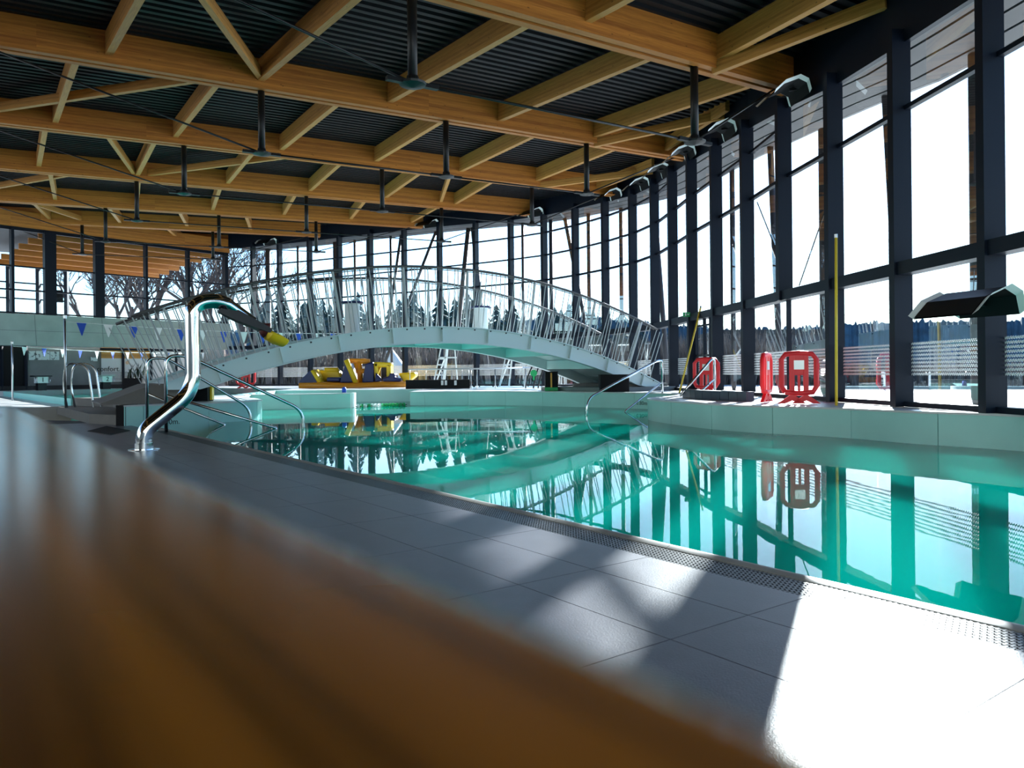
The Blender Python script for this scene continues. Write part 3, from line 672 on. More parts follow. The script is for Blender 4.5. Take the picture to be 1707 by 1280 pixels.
# ------------------------------------------------------------------ starting blocks, lane rope, wall signs
def textmat(): return M_BLACK
ed0, ed1 = Vector((-22.4, 34.4, 0)), Vector((-15.2, 43.1, 0)); et = (ed1-ed0).normalized(); en = Vector((et.y, -et.x, 0))
for k, num in ((.104, '1'), (.355, '2')):
    b = ed0.lerp(ed1, k); b.z = ZD-.012; o = empty('starting_block', b); tag(o, 'white starting block with a black top, numbered one' if num == '1' else 'white starting block with a grey top, numbered two', 'starting block', 'numbered starting blocks')
    MB().bar(b, b+Vector((0, 0, .42)), .36, .3, up=en).build('post', M_STEEL, o)
    bd = MB().bar(b+Vector((0, 0, .34)), b+Vector((0, 0, .62)), .44, .42, up=en).build('body', M_WHITE, o)
    MB().bar(b+et*-.36+Vector((0, 0, .655)), b+et*.36+Vector((0, 0, .655)), .6, .05).build('platform', M_STEEL if num == '1' else M_CONC, o)
    text_mesh(num, .3, 'number', M_BLACK, bd, frame_of(b+en*.225+Vector((0, 0, .48)), et))
    MB().tube(rounded([b+et*.3+en*.2+Vector((0, 0, .62)), b+et*.3+en*.24+Vector((0, 0, .4)), b+et*.22+en*.24+Vector((0, 0, .36))], .08, 3), .015, 6).build('grip', M_CHROME, o, True)
    MB().tube(rounded([b-et*.3+en*.2+Vector((0, 0, .62)), b-et*.3+en*.24+Vector((0, 0, .4)), b-et*.22+en*.24+Vector((0, 0, .36))], .08, 3), .015, 6).build('grip', M_CHROME, o, True)
a, b = gz(128, 652.5, ZLAP+.03), gz(184, 657.5, ZLAP+.03); a = gY(129, 652, 27); b = gY(184, 657.5, 24); a.z = b.z = ZLAP+.04
lr = empty('lane_rope', a); tag(lr, 'red floating lane rope across the lap pool', 'lane rope')
for q in range(16):
    p = a.lerp(b, q/16); e = a.lerp(b, (q+.9)/16); MB().tube([p, e], .06, 8).build('float', M_RED, lr, True)
# recessed wall: black door, posters, lettered glass
def rw(x, z, off=.66): return gp(x, z, off)
d_ = empty('door_1', rw(20, ZD)); tag(d_, kind='structure')
MB().add([rw(-30, ZD), rw(50, ZD), rw(50, 2.5), rw(-30, 2.5)], [(0, 1, 2, 3)]).build('leaf', M_BLACK, d_)
for x in (-30, 9, 50): MB().bar(rw(x, ZD, .6), rw(x, 2.5, .6), .1, .1).build('frame', M_FRAME, d_)
mP, tP, bP = new_mat('poster_print')
tc = tP.nodes.new('ShaderNodeTexCoord'); ns = tP.nodes.new('ShaderNodeTexNoise'); ns.inputs['Scale'].default_value = 7; ns.inputs['Detail'].default_value = 3
rm = tP.nodes.new('ShaderNodeValToRGB'); rm.color_ramp.elements[0].position = .40; rm.color_ramp.elements[1].position = .46
rm.color_ramp.elements[0].color = (.12, .14, .16, 1); rm.color_ramp.elements[1].color = (.62, .68, .7, 1)
tP.links.new(tc.outputs['Object'], ns.inputs['Vector']); tP.links.new(ns.outputs[0], rm.inputs[0]); tP.links.new(rm.outputs[0], bP.inputs['Base Color'])
for x0, x1, y0, y1, lab in ((55, 66, 585, 600, 'narrow white notice on the grey recessed wall beside the dark door'), (67, 90, 585, 600, 'wide white poster with dark pictograms on the grey recessed wall'), (91, 106, 586, 600, 'white poster partly behind the flag post on the grey recessed wall'), (159, 170, 595, 602, 'small white sign with two symbols near the lettered glass')):
    Y = rw((x0+x1)/2, 0).y; z1 = gY(x0, y0, Y).z; z0 = gY(x0, y1, Y).z
    vs = [rw(x0, z0, .62), rw(x1, z0, .62), rw(x1, z1, .62), rw(x0, z1, .62)]
    o = MB().add(vs+[v+gn*.03 for v in vs], [(0, 1, 2, 3), (7, 6, 5, 4), (0, 4, 5, 1), (1, 5, 6, 2), (2, 6, 7, 3), (3, 7, 4, 0)]).build('wall_sign', mP); tag(o, lab, 'sign')
wg = empty('window_recess', rw(180, ZD)); tag(wg, kind='structure')
M_FROST = pm('frosted_film', (.62, .62, .64), .5)
for x0, x1 in ((176, 211), (213, 258), (260, 300), (302, 340)):
    MB().add([rw(x0, .75, .6), rw(x1, .75, .6), rw(x1, 1.95, .6), rw(x0, 1.95, .6)], [(0, 1, 2, 3)]).build('frosted_pane', M_FROST, wg)
    MB().add([rw(x0, 1.95, .6), rw(x1, 1.95, .6), rw(x1, 2.5, .6), rw(x0, 2.5, .6)], [(0, 1, 2, 3)]).build('timber_panel', M_PUR if x0 in (176, 213) else M_FROST, wg)
    MB().bar(rw(x1+1, ZD, .55), rw(x1+1, 2.5, .55), .09, .1).build('mullion', M_FRAME, wg)
MB().bar(rw(174, 2.42, .55), rw(345, 2.42, .55), .1, .12).build('head', M_FRAME, wg)
MB().bar(rw(-30, .5, .6), rw(345, .5, .6), .1, .22).build('skirting', M_STEEL, wg)
text_mesh('confort.', .36, 'lettering', M_BLACK, wg, frame_of(rw(188, 1.40, .585), gt))
for q in range(6):
    MB().bar(rw(177, .85+q*.075, .59), rw(256, .85+q*.075, .59), .01, .03).build('film_stripe', M_CONC2, wg)
text_mesh('di', .3, 'lettering', M_ORANGE, wg, frame_of(rw(220, 1.75, .585), gt))
# concrete joint lines and panel joints on the gallery wall
for z in (3.2,): MB().bar(wallL_far-gn*.004+Vector((0, 0, z)), wallL1-gn*.004+Vector((0, 0, z)), .01, .02).build('joint', M_CONC2, gal)
for x in (172, 60, 300): MB().bar(gp(x, 2.5, -.004), gp(x-3, 3.97, -.004), .02, .01, up=gn).build('joint', M_CONC2, gal)
tv = gp(119, 4.9, 2.0); tvo = empty('screen', tv); tag(tvo, 'dark flat screen hanging behind the gallery glass', 'screen')
MB().bar(tv-gt*.35+Vector((0, 0, .2)), tv+gt*.35+Vector((0, 0, .2)), .06, .62).build('panel', M_BLACK, tvo)
MB().tube([tv+Vector((0, 0, .4)), tv+Vector((0, 0, 3.1))], .03, 6).build('hanger', M_STEEL, tvo)

# ------------------------------------------------------------------ stepped platform beside the lap pool
plat = empty('stepped_platform', Vector((-9.5, 17.5, 0))); tag(plat, 'two-step brown-grey tiled platform between the lap pool and the ramp', 'platform')
MB().prism([(-7.95, 15.75), (-9.1, 16.5), (-12.4, 20.9), (-12.3, 21.4), (-9, 20)], 0, .21).build('lower_step', M_STEP, plat)
MB().prism([(-8.2, 16.6), (-10.4, 20.0), (-12.25, 21.4), (-11.5, 22.2), (-7.7, 18.8), (-7.3, 17.0)], .2, ZD+.005).build('upper_step', M_STEP, plat)
o = MB().bar(gz(217, 675, ZD)-Vector((.12, 0, .42)), gz(217, 675, ZD)-Vector((.12, 0, .0)), .2, .3).build('end_post', M_BLACK, plat)
for x0, y0, x1, y1, lab in ((146, 725, 216, 711, 'larger black floor mat set in the grey tiles near the steel cannon'), (61, 689, 103, 684, 'smaller black floor mat by the stepped platform')):
    c = gz((x0+x1)/2, (y0+y1)/2); 
    L_ = .95 if y0 > 700 else 1.0
    o = empty('floor_mat', c); tag(o, lab, 'mat'); MB().prism([gz(x0, (y0+y1)/2+1), gz(x0+(x1-x0)*.45, y1), gz(x1, (y0+y1)/2), gz(x0+(x1-x0)*.55, y0)], .001, .012).build('pad', M_BLACK, o)
    MB().prism([gz(x0-2, (y0+y1)/2+1), gz(x0+(x1-x0)*.45, y1-1), gz(x1+2, (y0+y1)/2), gz(x0+(x1-x0)*.55, y0+1)], .0005, .004).build('rim', M_STEEL, o)

def boxthing(name, lab, cat, x0, x1, ybase, ytop, Y, depth, mat, group=None, zb=ZD, extra=None):
    a, b = gY(x0, ybase, Y), gY(x1, ybase, Y); zt = gY((x0+x1)/2, ytop, Y).z
    o = empty(name, Vector(((a.x+b.x)/2, Y, zb))); tag(o, lab, cat, group)
    MB().prism([(a.x, Y), (b.x, Y), (b.x, Y+depth), (a.x, Y+depth)], zb, zt).build('body', mat, o, bevel=.01)
    MB().prism([(a.x-.01, Y-.01), (b.x+.01, Y-.01), (b.x+.01, Y+depth+.01), (a.x-.01, Y+depth+.01)], zt, zt+.015).build('lid', mat, o)
    return o
boxthing('equipment_box', 'black cube-shaped box by the steel handrail and depth marking', 'box', 1001, 1049, 652, 625, 22.7, .55, M_BLACK)
o = boxthing('equipment_box', 'narrow black box with a yellow-orange bar under the bridge', 'box', 909, 930, 652, 620, 24.6, .5, M_BLACK)
p = gY(919, 650, 24.55); MB().bar(Vector((p.x, 24.57, ZD)), Vector((p.x, 24.57, 1.0)), .05, .05).build('bar', M_ORANGE, o); MB().box((p.x, 24.55, ZD+.06), (.42, .06, .11)).build('foot', M_GREEN, o)
o = boxthing('equipment_box', 'black panel box with a yellow strip at the bridge foot', 'box', 316, 346, 665, 632, 17.55, .35, M_BLACK)
p = gY(350, 660, 17.7); MB().box((p.x, 17.75, .62), (.10, .12, .34)).build('strip', M_YEL, o)
o = boxthing('low_partition', 'long low black partition with white notices beside the inflatable', 'partition', 676, 783, 648, 633.5, 29.7, .25, M_BLACK)
for x in (737, 743, 759):
    a = gY(x, 638, 29.67); MB().box((a.x, 29.68, a.z), (.09, .012, .18)).build('notice', M_FLAGW, o)

# glass balustrade and rail behind the partition
gb = empty('glass_balustrade', gY(840, 645, 29.9)); tag(gb, 'low glass balustrade with steel clamps beside the black partition', 'balustrade')
xs = [786, 793, 797, 824, 827, 874, 878, 905]
for x0, x1 in ((787, 793), (797, 824), (827, 874), (878, 905)):
    a, b = gY(x0, 640, 29.9), gY(x1, 640, 29.9)
    MB().box(((a.x+b.x)/2, 29.9, ZD+.19), (b.x-a.x, .02, .36)).build('pane', M_GLASS2, gb)
    for x in (a.x+.05, b.x-.05):
        for z in (ZD+.08, ZD+.3): MB().box((x, 29.88, z), (.05, .04, .05)).build('clamp', M_STEEL, gb)
for x in (785, 795, 825.5, 876): a = gY(x, 640, 29.9); MB().tube([Vector((a.x, 29.92, ZD)), Vector((a.x, 29.92, 1.17))], .022, 6).build('post', M_BRUSH, gb, True)
a, b = gY(680, 616, 30.0), gY(884, 613, 30.0); MB().tube([a, b], .03, 8).build('top_rail', M_BRUSH, gb, True)
for x in (683, 710, 736, 753, 770, 781, 795): a = gY(x, 615, 30.0); MB().tube([Vector((a.x, 30.0, ZD)), a], .014, 6).build('baluster', M_BRUSH, gb, True)
gl = empty('pool_ladder', gY(890, 648, 29.2)); tag(gl, 'pair of curved dark ladder rails with a round green paddle', 'pool ladder')
for x0, x1 in ((876, 887), (889, 898), (897, 908)):
    a, b = gY(x0, 648, 29.3), gY(x1, 611, 29.3); m = gY(x0+2, 628, 29.3); MB().tube(arc(Vector((a.x, a.y, ZD)), m, b, 8), .028, 8).build('rail', M_STEEL, gl, True)
c = gY(889.5, 622, 29.1); pd = MB(); pd.tube([c-Vector((0, .02, 0)), c+Vector((0, .02, 0))], .13, 16); pd.bar(c-Vector((0, 0, .1)), c-Vector((0, 0, .26)), .07, .03, up=(0, 1, 0)); pd.build('paddle', M_GREEN, gl)
# white step ladders / high chairs
for x0, x1, lab in ((727, 755, 'tall white ladder chair behind the partition, beside the inflatable'), (838, 866, 'tall white ladder chair behind the glass balustrade')):
    Y = 33.5; o = empty('ladder_chair', gY(x0+10, 644, Y)); tag(o, lab, 'high chair', 'white ladder chairs')
    for off in (0, .85):
        for xa, xb in ((x0-6, x0+10), (x0+10, x0+18)):
            A, B = gY(xa, 640, Y), gY(xb, 570, Y); A.z = ZD
            MB().bar(A+Vector((0, off, 0)), B+Vector((off*.35 if xa < x0 else 0, off*.8, 0)), .06, .05).build('leg', M_WHITE, o)
    for y in (598, 608, 625):
        k = (640-y)/70; A, B = gY(x0-6+16*k, y, Y), gY(x0+10+8*k, y, Y); MB().bar(A, B, .05, .06).build('rung', M_WHITE, o)
    A, B = gY(x0+4, 596, Y), gY(x1+6, 596, Y); MB().bar(A, B, .06, .06).build('brace', M_WHITE, o)
    A, B = gY(x1+2, 572, Y), gY(x1+8, 640, Y); MB().bar(A, Vector((B.x, B.y, ZD)), .05, .05).build('leg', M_WHITE, o)
    A, B = gY(x0+6, 572, Y), gY(x1+4, 572, Y); MB().bar(A+Vector((0, .4, .0)), B+Vector((0, .4, 0)), .7, .05).build('seat', M_WHITE, o)

# ------------------------------------------------------------------ inflatable obstacle course
IY = 35.2
def ip(x, y, off=0): return gY(x, y, IY)+Vector((0, off, 0))
inf = empty('inflatable_course', ip(590, 646)); tag(inf, 'navy, yellow and orange inflatable obstacle course on the far deck', 'inflatable')
def puffy(name, poly_px, d0, d1, mat, r=.08):
    vs0 = [ip(x, y, d0) for x, y in poly_px]; vs1 = [ip(x, y, d1) for x, y in poly_px]; n = len(vs0)
    return MB().add(vs0+vs1, [tuple(range(n)), tuple(range(2*n-1, n-1, -1))]+[(i, n+i, n+(i+1) % n, (i+1) % n) for i in range(n)]).build(name, mat, inf, 'auto', bevel=r)
for off in (0, 1.9):
    MB().tube([ip(499, 643, off), ip(540, 643, off), ip(590, 644.5, off), ip(640, 642, off), ip(678, 642, off)], [.14, .17, .17, .17, .16], 12).build('base_tube', M_ORANGE, inf, True)
puffy('base_mat', [(500, 640), (678, 639), (678, 642), (500, 643)], 0, 1.9, M_YEL, .03)
puffy('ramp_side', [(496, 638), (517, 617), (529, 638)], -.02, .05, M_NAVY, .02)
puffy('ramp_body', [(497, 638), (517, 617), (531, 638)], .05, 1.85, M_YEL, .05)
for q in range(6):
    a, b = ip(519, 618, .1+q*.33), ip(533, 638, .1+q*.33); MB().tube([a, b], .13, 8).build('ramp_roll', M_YEL, inf, True)
MB().tube([ip(531, 617.5, 1.2), ip(551, 617, 1.2), ip(561, 632, 1.2)], .15, 10).build('ramp_roll', M_YEL, inf, True)
puffy('ramp_back', [(519, 617), (556, 617), (564, 638), (530, 638)], 1.0, 1.7, M_YEL, .08)
puffy('pad', [(544, 629), (566, 629), (566, 636), (544, 636)], 0, 1.4, M_NAVY, .05)
puffy('climb_wall', [(565, 638), (577, 600), (590, 638)], 0, 1.5, M_NAVY, .06)
MB().tube([ip(577, 600, 0), ip(593, 638, 0)], .12, 10).build('edge_tube', M_YEL, inf, True)
MB().tube([ip(577, 600, 1.6), ip(593, 638, 1.6)], .12, 10).build('edge_tube', M_YEL, inf, True)
MB().tube([ip(579, 601, .5), ip(613, 602, .5)], .12, 10).build('cross_tube', M_ORANGE, inf, True)
MB().tube([ip(590, 618, .5), ip(610, 618.5, .5)], .12, 10).build('cross_tube', M_ORANGE, inf, True)
MB().tube([ip(595, 602, .5), ip(597, 638, .5)], .13, 10).build('upright_tube', M_ORANGE, inf, True)
puffy('block', [(602, 638), (608, 606), (621, 603), (623, 638)], .1, 1.2, M_NAVY, .06)
puffy('arch_post', [(621, 604), (629, 604), (629, 638), (622, 638)], .2, 1.0, M_YEL, .06)
puffy('arch_post', [(642, 606), (650, 606), (650, 632), (643, 632)], .2, 1.0, M_YEL, .06)
puffy('arch_head', [(621, 603), (650, 604), (650, 612), (621, 612)], .2, 1.0, M_YEL, .06)
puffy('arch_back', [(629, 612), (643, 612), (643, 636), (629, 636)], 1.0, 1.2, M_NAVY, .02)
puffy('fin', [(624, 637), (626, 621), (637, 635)], 0, .4, M_NAVY, .05)
puffy('boat', [(637, 630), (648, 627), (649, 622), (658, 622), (658, 629), (669, 631), (668, 636), (638, 637)], 0, .9, M_NAVY, .06)
puffy('slide', [(660, 622), (689, 620), (690, 627), (678, 636), (668, 637)], .6, 1.6, M_YEL, .08)
# blue post cap on the pool wall end and floats in the gap
c = gz(573.5, 655, ZD); o = empty('bollard', c); tag(o, 'small blue bollard on the white wall end', 'bollard'); MB().lathe(c, [(.07, 0), (.07, .14), (.05, .18), (.01, .19)], 12).build('cap', M_BLUE, o, True)
MB().lathe(c, [(.09, 0), (.09, .012)], 12).build('base', M_BRUSH, o)
gf = empty('float_line', Vector((-4.2, 24.9, ZW))); tag(gf, 'green and white disc float line closing the gap between pool walls', 'float line')
A, B = Vector((-4.98, 24.35, ZW+.03)), Vector((-3.5, 25.5, ZW+.03))
MB().tube([A, B], .012, 5).build('cable', M_STEEL, gf)
for q in range(14):
    p = A.lerp(B, .05+q*.068); dd = (B-A).normalized(); MB().tube([p-dd*.028, p+dd*.028], .075, 10).build('disc', M_FLAGW if 4 <= q < 7 else (M_GREEN if q >= 7 or q % 2 else M_FLAGW), gf)

# ------------------------------------------------------------------ red barriers, poles, signs on the raised terrace
def barrier(loc, rz, lab, w=.58, gap_fill=False):
    o = empty('barrier', loc); tag(o, lab, 'barrier', 'red plastic barriers'); R = Matrix.Rotation(rz, 3, 'Z'); L_ = Vector(loc)
    T = lambda x, y, z: L_+R@Vector((x, y, z))
    z0, z1, h = .20, .88, w/2
    fr = MB().tube([T(*p) for p in ((-h+.06, 0, z0), (-h, 0, z0+.1), (-h, 0, z1-.1), (-h+.07, 0, z1-.01), (0, 0, z1+.01), (h-.07, 0, z1-.01), (h, 0, z1-.1), (h, 0, z0+.1), (h-.06, 0, z0), (0, 0, z0-.02), (-h+.06, 0, z0))], .046, 8).build('frame', M_RED, o, True)
    for x in (-w*.2, w*.2): MB().bar(T(x, 0, z0), T(x, 0, z1), .085, .06, up=R@Vector((0, 1, 0))).build('upright', M_RED, o, bevel=.008)
    MB().bar(T(0, 0, z0), T(0, 0, .5), .04, .05, up=R@Vector((0, 1, 0))).build('upright', M_RED, o)
    pn = MB().bar(T(0, 0, .5), T(0, 0, z1-.02), w*.4, .045, up=R@Vector((0, 1, 0))).build('panel', M_RED, o, bevel=.008)
    MB().bar(T(0, -.03, .6), T(0, -.03, .76), .17, .012, up=R@Vector((0, 1, 0))).build('plate', M_BRUSH, pn)
    for x in (-w*.2, w*.2):
        MB().bar(T(x, 0, .05), T(x, 0, z0+.02), .045, .05, up=R@Vector((0, 1, 0))).build('leg', M_RED, o)
        ft = MB(); vs = [T(x+a, b, z) for b in (-.03, .03) for a, z in ((-.24, 0), (-.12, 0), (0, .05), (.12, 0), (.24, 0), (.035, .15), (-.035, .15))]; n = 7
        ft.add(vs, [tuple(range(n-1, -1, -1)), tuple(range(n, 2*n))]+[(i, (i+1) % n, n+(i+1) % n, n+i) for i in range(n)]); ft.build('foot', M_RED, o)
    for z in (.35, .65): MB().bar(T(h+.02, 0, z-.05), T(h+.02, 0, z+.05), .05, .05).build('lug', M_RED, o)
barrier(gz(1332, 672.5, ZD), -.25, 'red plastic barrier standing broadside on the terrace, facing the pool with a grey plate')
barrier(gz(1278, 669.5, ZD), 1.0, 'red plastic barrier turned nearly edge-on beside the broadside one')
barrier(Vector((4.78, 18.9, ZD)), -.5, 'red plastic barrier behind the short steel handrail')
barrier(Vector((-12.35, 35.6, ZD)), .3, 'red plastic barrier far away below the bridge, at the distant glazing', .8)
pa, pb = gz(1394, 676, ZD), None; pb = pa+Vector((.02, .0, 2.75))
o = empty('yellow_pole', pa); tag(o, 'upright yellow pole leaning against a dark window post', 'pole'); MB().tube([pa, pb], .024, 8).build('shaft', M_YROD, o, True); MB().tube([pb, pb+Vector((0, 0, .06))], .028, 8).build('end_cap', M_BRUSH, o)
pa = Vector((4.55, 20.9, ZD)); pb = Vector((5.32, 21.6, 2.78))
o = empty('yellow_pole', pa); tag(o, 'slanting yellow pole leaning by the emergency door', 'pole'); MB().tube([pa, pb], .024, 8).build('shaft', M_YROD, o, True); MB().tube([pb, pb+(pb-pa).normalized()*.06], .028, 8).build('end_cap', M_BRUSH, o)
i6 = NP+6; nr, t_ = outn(i6); c = FP[i6]-nr*.36+Vector((0, 0, T1-.02))-t_*.1
o = empty('exit_sign', c); tag(o, 'small green emergency exit sign above the door', 'sign'); MB().box(c, (.2, .05, .13), 0).build('plate', M_GREEN, o)
MB().box(c+Vector((-.03, -.029, 0)), (.035, .006, .08)).build('figure', M_FLAGW, o); MB().box(c+Vector((.045, -.029, -.0)), (.05, .006, .02)).build('arrow', M_FLAGW, o)
dr = empty('door_2', FP[i6]+Vector((0, 0, ZD))); tag(dr, kind='structure')
for k in (.45, .8, 1.3): p = FP[NP+5].lerp(FP[NP+6], k*.7)-nr*.1; MB().bar(p+Vector((0, 0, ZD)), p+Vector((0, 0, T1-.2)), .07, .08, up=nr).build('stile', M_FRAME, dr)
p = FP[NP+5].lerp(FP[NP+6], .4)-nr*.1; q = FP[NP+5].lerp(FP[NP+6], .9)-nr*.1
MB().bar(p+Vector((0, 0, 1.45)), q+Vector((0, 0, 1.45)), .06, .06).build('push_bar', M_STEEL, dr)
MB().bar(p+Vector((0, 0, 2.3)), q+Vector((0, 0, 2.3)), .06, .05).build('rail', M_FRAME, dr)
cb = empty('low_curb', Vector((4.3, 16.5, ZD))); tag(cb, 'low curved dark blue tiled curb on the terrace beside the barriers', 'curb')
M_CURB = pm('curb_tile', (.03, .035, .07), .35)
cc = smooth_pts([(4.62, 14.9), (4.3, 15.6), (4.05, 16.6), (4.0, 17.6)], 3)
for a, b in zip(cc, cc[1:]):
    t_ = (b-a).normalized(); MB().bar(a+t_*.003+Vector((0, 0, ZD+.085)), b-t_*.003+Vector((0, 0, ZD+.085)), .2, .19).build('tile', M_CURB, cb)
# depth marks
k = 0
for (x, y), body, (dx, dy), par in (((1072, 672), '0.80m', (-1.0, 1.3), wall_r), ((285, 703), '80m.', (1.0, 1.1), wall_l)):
    c = gY(x, y, 21.35 if par is wall_r else 16.05)
    k += 1
    xd = Vector((.64, -.77, 0)) if par is wall_r else Vector((.66, .75, 0))
    c = c-Vector((-xd.y, xd.x, 0))*.06
    text_mesh(body, .16, 'depth_mark', M_BLACK, par, frame_of(c, xd))

# ------------------------------------------------------------------ lamps on the facade, X bracing
def reflector(p, ang, L_, lab, w=.55, grp='bent-plate reflector lamps under the roof edge'):
    o = empty('reflector_lamp', p); tag(o, lab, 'lamp', grp); R = Matrix.Rotation(ang, 3, 'Z')
    prof = [(-.42, -.18), (-.2, .02), (.12, .14), (.3, .06), (.36, -.16)]
    vs = [Vector(p)+R@Vector((y, x_, z))*1.0 for x_ in (-L_/2, L_/2) for y, z in [(a*w/.55, b*w/.55) for a, b in prof]]
    n = len(prof); vs2 = [v+Vector((0, 0, .02)) for v in vs]
    fs = [(i, i+1, n+i+1, n+i) for i in range(n-1)]
    MB().add(vs, fs).build('shade', M_BLACK, o); MB().add(vs2, [tuple(reversed(f)) for f in fs]).build('cover', M_STEEL, o)
    for sgn, base in ((0, 0), (1, n)):
        a = vs[base:base+n]; c_ = [v+Vector((0, 0, .05))+(R@Vector((0, -.09 if sgn == 0 else .09, 0))) for v in a]; ep = MB()
        ep.add(a+c_, [(i, i+1, n+i+1, n+i) for i in range(n-1)]).build('rim', M_WHITE, o)
    return o
hp = gY(1612, 505, 9.4)
ho = reflector(hp, .35, .8, 'large black bent-plate lamp hood fixed to the widest window post', .55)
MB().bar(hp+Vector((.25, .1, 0)), Vector((6.3, 10.0, hp.z)), .06, .06).build('bracket', M_STEEL, ho)
lamps = [(2.55, 'on the first roof beam end'), (4.4, 'past the first roof beam end'), (5.9, 'before the second roof beam end'), (7.2, 'after the second roof beam end'), (8.3, 'before the third roof beam end'), (9.5, 'after the third roof beam end'), (12.2, 'near the fourth roof beam end'), (15.2, 'near the fifth roof beam end'), (20.3, 'near the sixth roof beam end')]
for idx, s_ in lamps:
    i = NP+int(idx); f = idx-int(idx); nr, t_ = outn(i); p = FP[i].lerp(FP[i+1], f)-nr*.55; p.z = FT[i]*(1-f)+FT[i+1]*f+.12
    lo = reflector(p, atan2(nr.y, nr.x), .8, 'bent-plate reflector lamp '+s_, .5)
    MB().bar(p+nr*.1+Vector((0, 0, .05)), p+nr*.48+Vector((0, 0, .12)), .05, .05).build('bracket', M_STEEL, lo)
xb = empty('cross_brace', FP[NP+3]); tag(xb, 'thin steel cross bracing rods in the tall window by the yellow pole', 'bracing')
for x0, y0, x1, y1 in ((1262, 337, 1308, 452), (1387, 318, 1332, 476)):
    Ya, Yb = (18.0, 16.4) if x0 < 1300 else (14.4, 16.0)
    MB().tube([gY(x0, y0, Ya), gY(x1, y1, Yb)], .014, 6).build('rod', M_STEEL, xb)

# ------------------------------------------------------------------ wooden bench top under the camera
hb = .042; bench = empty('wooden_counter', sn(-.3, -.2, .5)); tag(bench, 'glossy varnished orange-brown wooden counter top, blurred, running beside the tiles', 'counter')
mB, tB, bB = new_mat('varnished_wood'); N = tB.nodes; Lk = tB.links
tc = N.new('ShaderNodeTexCoord'); mp = N.new('ShaderNodeMapping'); mp.inputs['Scale'].default_value = (.9, 55, 55); Lk.new(tc.outputs['Object'], mp.inputs[0])
ns = N.new('ShaderNodeTexNoise'); ns.inputs['Scale'].default_value = 1.3; ns.inputs['Detail'].default_value = 4; ns.inputs['Distortion'].default_value = .4; Lk.new(mp.outputs[0], ns.inputs['Vector'])
rp_ = N.new('ShaderNodeValToRGB'); rp_.color_ramp.elements[0].color = (.016, .005, .001, 1); rp_.color_ramp.elements[1].color = (.22, .075, .006, 1); rp_.color_ramp.elements[0].position = .38; rp_.color_ramp.elements[1].position = .60
Lk.new(ns.outputs[0], rp_.inputs[0]); Lk.new(rp_.outputs[0], bB.inputs['Base Color']); bB.inputs['Roughness'].default_value = .20; bB.inputs['Specular IOR Level'].default_value = .45
def plank(n0, n1, s0, s1, name):
    w_ = n1-n0; L_ = s1-s0
    o = MB().box((0, 0, -.02), (L_, w_, .04)).build(name, mB, None, False, bevel=.008); c = sn((s0+s1)/2, (n0+n1)/2, 1-hb); o.location = c; o.rotation_euler = (0, 0, RZ); put(o, bench); return o
plank(-.13, .083, -.8, 1.35, 'plank'); plank(-.36, -.133, -.8, 1.35, 'plank')
for s_ in (-.5, 1.1):
    o = MB().box((0, 0, 0), (.08, .36, .95)).build('support', mB, None); o.location = sn(s_, -.14, 1-hb-.04-.475-.0); o.rotation_euler = (0, 0, RZ); put(o, bench)
o = MB().lathe((0, 0, 0), [(.006, 0), (.005, .003), (.001, .004)], 10).build('screw', M_CHROME, None, True); o.location = sn(1.05, .045, 1-hb); put(o, bench)

# ------------------------------------------------------------------ outdoors
ctr = Vector((-8, 14, 0)); ring = [FP[i]+outn(i)[0]*.05 for i in range(len(FP))]+[wallL1+gn*1.0, wallL_far+gn*1.0, Vector((-32, 28, 0)), Vector((-26, -12, 0)), Vector((9, -12, 0))]
mb = MB(); n = len(ring); far = [ctr+(p-ctr).normalized()*420 for p in ring]
mb.add([(p.x, p.y, ZD-.06) for p in ring]+[(p.x, p.y, ZD-.06) for p in far], [(i, (i+1) % n, n+(i+1) % n, n+i) for i in range(n)])
gr = mb.build('ground', M_GROUND); tag(gr, kind='structure')
# canopy columns
cols = [(1628, 20, 1630, 664, .10), (1474, 108, 1503, 640, .085), (1378, 178, 1379, 664, .16), (1284, 250, 1302, 655, .085), (1222, 285, 1226, 655, .08), (1090, 330, 1114, 650, .10), (1036, 338, 1033, 640, .085), (982, 350, 980, 640, .085), (941, 362, 962, 470, .085), (919, 370, 918, 640, .09), (872, 376, 873, 640, .07), (781, 378, 762, 560, .12), (788, 378, 806, 560, .12), (726, 388, 690, 480, .085), (668, 396, 640, 590, .085), (652, 396, 655, 640, .07), (613, 400, 614, 640, .07), (592, 402, 594, 640, .07), (560, 404, 561, 640, .15), (497, 410, 498, 640, .07), (447, 414, 447, 640, .06), (402, 416, 404, 640, .15)]
COLW = ['beside the black lamp hood', 'between the upright yellow pole and the lamp hood', 'just behind the upright yellow pole', 'behind the bracing rods', 'between the leaning yellow pole and the edge-on barrier', 'just beyond the bridge end',
        'first upright one in from the bridge end', 'second upright one in from the bridge end', 'leaning between uprights above the bridge slope', 'third upright one in from the bridge end', 'fourth upright one in from the bridge end',
        'leg of the crossed pair spreading toward the inflatable', 'leg of the crossed pair spreading toward the tall windows', 'next to the crossed pair above the bridge crown', 'above the bridge crown on the inflatable side',
        'above the blunt end of the inflatable', 'above the orange tubes of the inflatable', 'right behind the farther capped pillar', 'beside the farther capped pillar', 'above the navy ramp of the inflatable', 'above the yellow cannon nozzle', 'at the gallery corner']
